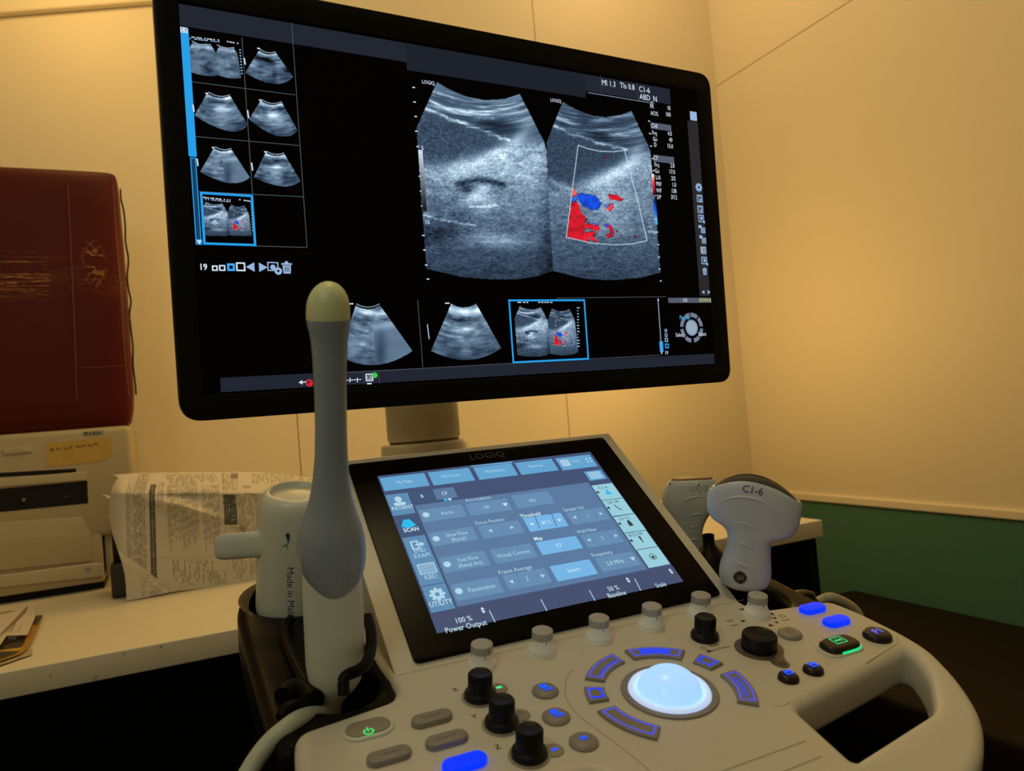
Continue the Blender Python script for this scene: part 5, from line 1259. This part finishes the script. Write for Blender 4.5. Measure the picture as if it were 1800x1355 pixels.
def vinyl_case():
    P0 = CAMPOS+ray((200, 752))*(1.58/ray((200, 752)).y)
    root = thing('vinyl_case', 'large burgundy vinyl cushion with cracked creases standing on top of the beige printer', 'cushion', P0)
    c = lambda y, xr: ((-300, y+(xr+300)*.035 if y > 600 else y-8), (xr, y))
    # burgundy vinyl with ochre cracks where it was folded
    m = bpy.data.materials.new('burgundy_vinyl_cracked'); m.use_nodes = True; nt = m.node_tree; bs = nt.nodes['Principled BSDF']; bs.inputs['Roughness'].default_value = .5; bs.inputs['IOR'].default_value = 1.25
    N = nt.nodes.new; Lk = nt.links.new
    tc = N('ShaderNodeTexCoord'); sep = N('ShaderNodeSeparateXYZ'); Lk(tc.outputs['Object'], sep.inputs[0])
    def math_(op, a, b_=None, c_=None):
        n = N('ShaderNodeMath'); n.operation = op
        for i, x in enumerate((a, b_, c_)):
            if x is None: continue
            if hasattr(x, 'links') or hasattr(x, 'is_output'): Lk(x, n.inputs[i])
            else: n.inputs[i].default_value = x
        return n.outputs[0]
    mp = N('ShaderNodeMapping'); mp.inputs['Scale'].default_value = (8, 8, 105); Lk(tc.outputs['Object'], mp.inputs[0])
    n1 = N('ShaderNodeTexNoise'); n1.inputs['Scale'].default_value = 1; n1.inputs['Detail'].default_value = 6; n1.inputs['Roughness'].default_value = .65; Lk(mp.outputs[0], n1.inputs['Vector'])
    ridge = math_('SUBTRACT', 1.0, math_('MULTIPLY', math_('ABSOLUTE', math_('SUBTRACT', n1.outputs['Fac'], .5)), 30.0)); ridge = math_('MAXIMUM', ridge, 0.0)
    dz = math_('DIVIDE', math_('SUBTRACT', sep.outputs['Z'], .272), .046); mz = math_('MAXIMUM', math_('SUBTRACT', 1.0, math_('MULTIPLY', dz, dz)), 0.0)
    ml = math_('MINIMUM', math_('MAXIMUM', math_('MULTIPLY', math_('SUBTRACT', -.075, sep.outputs['X']), 60.0), 0.12), 1.0)
    n2 = N('ShaderNodeTexNoise'); n2.inputs['Scale'].default_value = 14; Lk(tc.outputs['Object'], n2.inputs['Vector'])
    cr1 = math_('MULTIPLY', math_('MULTIPLY', ridge, mz), math_('MULTIPLY', ml, math_('MINIMUM', math_('MAXIMUM', math_('MULTIPLY', math_('SUBTRACT', n2.outputs['Fac'], .36), 5.0), 0.0), 1.0)))
    vo = N('ShaderNodeTexVoronoi'); vo.feature = 'DISTANCE_TO_EDGE'; vo.inputs['Scale'].default_value = 34; nd = N('ShaderNodeTexNoise'); nd.inputs['Scale'].default_value = 45; nd.inputs['Detail'].default_value = 4; Lk(tc.outputs['Object'], nd.inputs['Vector']); vd = N('ShaderNodeVectorMath'); vd.operation = 'MULTIPLY_ADD'; vd.inputs[1].default_value = (.035, .035, .035); Lk(nd.outputs['Color'], vd.inputs[0]); Lk(tc.outputs['Object'], vd.inputs[2]); Lk(vd.outputs[0], vo.inputs['Vector'])
    ve = math_('MAXIMUM', math_('SUBTRACT', 1.0, math_('MULTIPLY', vo.outputs['Distance'], 22.0)), 0.0)
    dx2 = math_('DIVIDE', math_('SUBTRACT', sep.outputs['X'], -.012), .022); dz2 = math_('DIVIDE', math_('SUBTRACT', sep.outputs['Z'], .290), .05)
    mk = math_('MAXIMUM', math_('SUBTRACT', 1.0, math_('ADD', math_('MULTIPLY', dx2, dx2), math_('MULTIPLY', dz2, dz2))), 0.0)
    fac = math_('MINIMUM', math_('ADD', cr1, math_('MULTIPLY', math_('MULTIPLY', ve, mk), .8)), 1.0)
    n3 = N('ShaderNodeTexNoise'); n3.inputs['Scale'].default_value = 7; n3.inputs['Detail'].default_value = 5; Lk(tc.outputs['Object'], n3.inputs['Vector'])
    mb = N('ShaderNodeMix'); mb.data_type = 'RGBA'; mb.inputs[6].default_value = (.062, .0065, .006, 1); mb.inputs[7].default_value = (.098, .010, .008, 1); Lk(n3.outputs['Fac'], mb.inputs[0])
    mx = N('ShaderNodeMix'); mx.data_type = 'RGBA'; Lk(fac, mx.inputs[0]); Lk(mb.outputs[2], mx.inputs[6]); mx.inputs[7].default_value = (.52, .27, .07, 1); Lk(mx.outputs[2], bs.inputs['Base Color'])
    bp = N('ShaderNodeBump'); bp.inputs['Distance'].default_value = .002; bp.inputs['Strength'].default_value = .5; Lk(n3.outputs['Fac'], bp.inputs['Height']); Lk(bp.outputs['Normal'], bs.inputs['Normal'])
    rows = [(754, 214, .040), (750, 224, .048), (742, 231, .053), (720, 234.5, .056), (690, 235, .056), (640, 232, .057), (606, 229.5, .058), (560, 227, .058), (518, 224, .059), (470, 220, .059), (416, 215.5, .058), (370, 211.5, .057), (338, 208.5, .055), (325, 207, .050), (317, 204, .042), (312, 199, .030)]
    F, R = axis_loft([(((-300), y+(y-600)*.03 if y > 600 else y-10), (x, y), t) for y, x, t in [(r[0], r[1], r[2]) for r in rows] for _ in (0,)] and [((-300, yy-8), (xx, yy), tt) for yy, xx, tt in rows], P0, Vector((0, 0, 1)))
    # stand parallel to the back wall
    b = bmesh.new()
    Y = Vector((0, 1, 0)); Fp = Frame(P0, (1, 0, 0), (0, 0, 1), (0, -1, 0)); RR = []
    for yy, xx, tt in rows:
        u2, v2 = Fp.hit((xx, yy)); RR.append((Fp.w(-.47, v2), Fp.w(u2, v2), tt, 0.0))
    loft(b, RR, Vector((0, 0, 1)), Vector((0, -1, 0)), 96, 0, (True, True), 9)
    tree = BVHTree.FromBMesh(b); body = build('cover', b, [m], root, 50)
    mseam = mat('burgundy_seam', (.13, .022, .016), .5)
    b = bmesh.new(); G = Frame(P0+Vector((0, -.07, 0)), (1, 0, 0), (0, 0, 1), (0, -1, 0))
    def run(pts, r, m_, name, par=body, off=0.0):
        b = bmesh.new(); P = []
        for p in spline([Vector((x, y, 0)) for x, y in pts], 6):
            d = ray((p.x, p.y)).normalized(); h = tree.ray_cast(CAMPOS, d)
            if h[0] is not None: P.append(h[0]-d*off)
        if len(P) > 2: tube(b, P, r, 8)
        build(name, b, [m_], par, 60)
    run([(119, 322), (127, 497), (131, 585), (134.5, 704)], .0010, mseam, 'seam'); run([(136, 647), (180, 645), (222, 643)], .0010, mseam, 'seam')
    run([(198, 322), (204, 416), (212, 518), (217.5, 606), (226, 694)], .0011, mat('worn_edge', (.13, .05, .03), .5), 'seam')
    b = bmesh.new(); P = []
    for x, y in [(208, 332), (209, 350), (214, 372), (216.5, 400), (217, 425), (222, 455), (220, 485), (222.5, 510), (226.5, 530), (224, 552), (226, 575), (230, 610), (230, 640), (234, 675), (235.5, 694)]:
        u, v = Fp.hit((x, y)); P.append(Fp.w(u+.0035, v))
    tube(b, spline(P, 5), .0016, 8); build('piping', b, [M_BLKM], root, 60)
vinyl_case()

def paper():
    root = thing('printed_leaflet', 'large creased instruction leaflet dense with small print, draped between printer and mug', 'paper', rel(.03, 1.40, CTZ))
    K = 4.737
    out = [(85, 66), (300, 52), (800, 43), (1300, 46), (1560, 68), (1800, 95), (1800, 900), (1150, 977), (600, 1042), (400, 1082), (200, 1122), (196, 1020), (185, 900), (160, 800), (120, 680), (80, 560), (55, 420), (60, 260), (85, 160), (130, 92), (90, 74)]
    poly = [(180+x/K, 820+y/K) for x, y in out]
    def paint(gx, gy):
        x = (gx-180)*K; y = (gy-820)*K; m = inpoly(gx, gy, poly)
        base = np.ones(x.shape)*.60+.05*(fbm(x/120, y/120, 3, 5)-.5)
        xb = x-np.clip(210-y, 0, 200)*.40*np.clip((700-x)/400., .0, 1)+(y-400)*(.02)*(x < 560)-(y-200)*.045
        ink = np.zeros(x.shape)
        def textblock(x0, x1, y0, y1, p, dens, seed, wd=.42):
            nonlocal ink
            reg = (xb > x0) & (xb < x1) & (y > y0) & (y < y1)
            ph = np.mod(xb-x0, p)/p; col = np.floor((xb-x0)/p)
            t = (vnoise(y/15.0+col*13.7, col*3.1+.5, seed) > .30) & (vnoise(y/60.0+col*7, col*1.7+.5, seed+1) > 1-dens)
            endl = y < y1-(y1-y0)*.35*vnoise(col*1.3+.5, col*0+.5, seed+2)
            ink = np.maximum(ink, np.where(reg & (ph < wd) & t & endl, .72, 0))
        for a in (192, 232): ink = np.maximum(ink, np.where((np.abs(xb-a) < 2.2) & (y > 90), .6, 0))
        textblock(200, 228, 150, 1000, 14, .9, 3); textblock(248, 350, 60, 1100, 13, .93, 4, .5); ink = np.maximum(ink, np.where((np.abs(xb-300) < 1.8), .5, 0))
        textblock(455, 500, 130, 370, 13, .8, 5); textblock(535, 790, 120, 740, 12, .93, 6); textblock(830, 975, 150, 740, 12, .85, 7); textblock(510, 960, 60, 140, 14, .8, 8)
        textblock(560, 900, 775, 1010, 19, .55, 9); textblock(900, 1000, 860, 1000, 14, .7, 10); textblock(1000, 1120, 60, 225, 13, .9, 11); textblock(1060, 1180, 500, 990, 13, .75, 12); textblock(1130, 1330, 220, 700, 14, .7, 13)
        textblock(1250, 1790, 60, 160, 13, .8, 14); textblock(1200, 1330, 640, 950, 11, .9, 15)
        for a in (1128, 1010): ink = np.maximum(ink, np.where((np.abs(xb-a) < 1.8), .45, 0))
        ink = np.maximum(ink, np.where((np.abs(y-765+(x-480)*.03) < 1.6) & (xb > 455) & (xb < 960), .5, 0))
        bar = (xb > 383) & (xb < 432) & (y > 148) & (y < 940)
        lettering = (np.abs(xb-407) < 9) & (vnoise(y/5.0, xb/5.0, 21) > .58)
        ink = np.where(bar, np.where(lettering, .45, .93), ink)
        blk = (x > 1003+(y-230)*.05) & (x < 1112+(y-230)*.06) & (y > 232) & (y < 484)
        cl = np.mod(x-1010, 22)/22; let = (cl < .38) & (vnoise(y/7.0, np.floor((x-1010)/22)+.5, 22) > .5) & (y > 262) & (y < 455)
        ink = np.where(blk, np.where(let, .4, .93), ink)
        for (x0, x1, y0, y1, a) in ((1068, 1130, 56, 96, .7), (1168, 1235, 156, 180, .4)): ink = np.where((x > x0) & (x < x1) & (y > y0) & (y < y1), a, ink)
        # margin strip at the curled left edge and the folded corner
        edge = x < 170; ink = np.where(edge & ~((np.abs(x-145) < 7) & (((np.abs(y-205) < 50) | (np.abs(y-655) < 50)) & (vnoise(y/6., x/6., 31) > .5))), 0, ink)
        flap = (y > 745+(x-200)*.74) & (x < 620)
        xf = x-(y-900)*.18
        fl = np.where((np.mod(xf, 17) < 6) & (vnoise(y/7., np.floor(xf/17)+.5, 33) > .45) & (xf > 300) & (xf < 540) & (y > 850+(x-300)*.5), .8, 0)
        ink = np.where(flap, fl, ink)
        g = base*(1-ink*.92); g = np.clip(g, .03, .75)
        c = np.stack([g*1.0, g*.93, g*.82], -1)
        c = np.where(c <= .0031308, c*12.92, 1.055*c**(1/2.4)-.055)*255
        return c, m
    def surf(gx, gy):
        x = (gx-180)*K; y = (gy-820)*K
        d = np.array(cf)[None, None]+np.array(cr)[None, None]*((gx-W/2)/FPX)[..., None]-np.array(cu)[None, None]*((gy-H/2)/FPX)[..., None]
        s = np.clip((225-y)/190.0, 0, 1); Y = 1.378+.085*s**1.3
        Y = Y+.030*np.clip((175-x)/120.0, 0, 1)**2*(1-.5*np.clip((y-700)/300., 0, 1))
        Y = Y-.010*np.exp(-((x-620)/260.)**2-((y-330+(x-620)*-.25)/55.)**2)+.007*np.exp(-((x-720)/240.)**2-((y-250)/40.)**2)-.006*gauss(x, y, 800, 370, 200, 22, 18)
        Y = Y+.0025*(fbm(x/160, y/160, 3, 51)-.5)*2
        fl = y-(745+(x-200)*.74); Y = Y-.006*np.clip(fl/60., 0, 1)*(x < 640)*np.clip((640-x)/150., 0, 1)
        return d*(Y/d[..., 1])[..., None]+np.array(CAMPOS)
    picture('sheet', vert(1.4), (190, 826, 560, 1060), .62, paint, picture_mat('printed_paper', False, .75), root, 0, None, surf)
    b = bmesh.new(); at = lambda x, y, Y: CAMPOS+ray((x, y))*(Y/ray((x, y)).y)
    for (p, q) in (((180.5, 870.5), (193, 873)), ((186, 874.5), (194.5, 875.5))): tube(b, [at(*p, 1.41), at(*q, 1.41)], .0013, 8)
    build('paper_clip', b, [mat('clip_metal', (.6, .57, .5), .3, .8)], root, 50)
    F = vert(1.402)
    u0, v0 = F.hit((196, 1053)); u1, v1 = F.hit((218, 992)); ux, _ = F.hit((470, 1000))
    r2 = thing('dark_box', 'dark grey box showing under the left end of the printed leaflet', 'box', rel((u0+ux)/2, 1.45, CTZ))
    b = bmesh.new(); wbox(b, rel(u0, 1.412, CTZ), rel(ux, 1.49, v1), 0, .005); build('box_body', b, [mat('dark_grey_card', (.035, .035, .03), .6)], r2, 40)
    b = bmesh.new(); wbox(b, rel(u0+.004, 1.43, v1), rel(ux-.01, 1.49, v1+.075), 0, .004); build('box_stack', b, [M_BLKM], r2, 40)
paper()

def leaflets():
    K = 9.68; c = lambda x, y: (x/K, 1040+y/K)
    Z = CTR
    M1 = mat('clear_sleeve', (.50, .40, .28), .3); M2 = mat('ochre_card', (.42, .22, .04), .4, var=.15); M3 = mat('white_paper', (.60, .53, .45), .7); M4 = mat('dark_photo_print', (.04, .028, .012), .3, var=.5, scale=120); M5 = mat('print_line', (.12, .08, .05), .7); M6 = mat('yellow_print', (.55, .36, .03), .4)
    def sheet(name, pts, h, m, lab, extras=()):
        P = [Z.hit(c(*p), h) for p in pts]; cx = sum(p[0] for p in P)/len(P); cy = sum(p[1] for p in P)/len(P)
        root = thing(name, lab, 'leaflet', Z.w(cx, cy, 0), 'leaflets at the left end of the counter')
        b = bmesh.new(); plate(b, Z.M(0, 0, h), P, .0012, (), .0002); build('sheet', b, [m], root)
        b = bmesh.new(); plate(b, Z.M(0, 0, h-.0012), [((p[0]-cx)*.8+cx-.01, (p[1]-cy)*.8+cy) for p in P], h-.0012, (), 0)
        build('lower_pages', b, [M3], root)
        for nm, poly, mm_ in extras:
            b = bmesh.new(); flat(b, Z, [Z.hit(c(*p), h+.0002) for p in poly], h+.0002, 0); build(nm, b, [mm_], root)
    sheet('plastic_sleeve', [(-150, 1180), (0, 1150), (470, 945), (550, 985), (545, 1055), (380, 1105), (150, 1190), (-150, 1280)], .003, M1, 'clear plastic sleeve lying lowest in the pile at the left edge of the counter')
    sheet('card_leaflet', [(600, 400), (735, 396), (690, 500), (560, 800), (470, 955), (340, 1050), (0, 1168), (-150, 1200), (-150, 760), (200, 600)], .006, M2, 'brown and yellow printed card leaflet with a dark photo',
          [('photo_print', [(110, 752), (455, 742), (400, 900), (345, 945), (0, 990), (-150, 1000), (-150, 900), (0, 905)], M4), ('photo_print', [(-150, 1025), (0, 1020), (330, 1008), (250, 1060), (0, 1150), (-150, 1185)], M4),
           ('yellow_stripe', [(-150, 1003), (0, 992), (345, 948), (410, 960), (335, 1004), (0, 1018), (-150, 1022)], M6), ('photo_print', [(605, 402), (728, 400), (640, 560), (560, 560)], M4), ('pale_print', [(80, 880), (330, 812), (250, 845), (110, 895)], M3)])
    lines = lambda L, w: [('print_line', [(a[0], a[1]), (a[0]+w, a[1]), (q[0]+w, q[1]), (q[0], q[1])], M5) for a, q in L]
    sheet('white_leaflet', [(470, 244), (540, 248), (605, 400), (465, 728), (110, 742), (0, 900), (-150, 1000), (-150, 760), (160, 560)], .012, M3, 'white folded leaflet with a black printed margin on top of the brown card',
          lines([((430, 335), (60, 700)), ((230, 540), (130, 680)), ((260, 545), (170, 690)), ((360, 585), (310, 600)), ((345, 620), (290, 675)), ((500, 350), (470, 365))], 12)+[('print_line', [(435, 330), (450, 335), (230, 560), (215, 560)], M5)])
    sheet('folded_leaflet', [(-150, 300), (0, 262), (250, 200), (470, 238), (150, 560), (0, 716), (-150, 850)], .015, M3, 'cream folded leaflet lying leftmost and highest in the counter pile',
          lines([((250, 318), (0, 380))], 8)+[('print_line', [(460, 250), (475, 246), (10, 735), (0, 735)], M5), ('print_line', [(0, 372), (260, 316), (262, 324), (0, 384)], M5), ('print_line', [(-150, 380), (190, 310), (190, 316), (-150, 392)], M5)])
leaflets()

def couch():
    zt = EYE-.552
    root = thing('examination_couch', 'dark padded examination couch against the green wall at the right', 'couch', (1.38, .6, 0))
    b = bmesh.new(); wbox(b, (1.118, -.45, zt-.09), (XW-.004, 1.504, zt), 0, .012); build('mattress', b, [mat('dark_brown_vinyl', (.010, .0058, .0035), .7, spec=.15, var=.2, bump=.2, bscale=60)], root, 40)
    b = bmesh.new(); wbox(b, (1.13, -.43, zt-.15), (XW-.02, 1.48, zt-.091), 0, .004); build('bed_frame', b, [M_BLKM], root)
    for x in (1.16, 1.58):
        for y in (-.38, 1.42):
            b = bmesh.new(); wbox(b, (x-.02, y-.02, 0), (x+.02, y+.02, zt-.15)); build('leg', b, [M_BLKM], root)
couch()
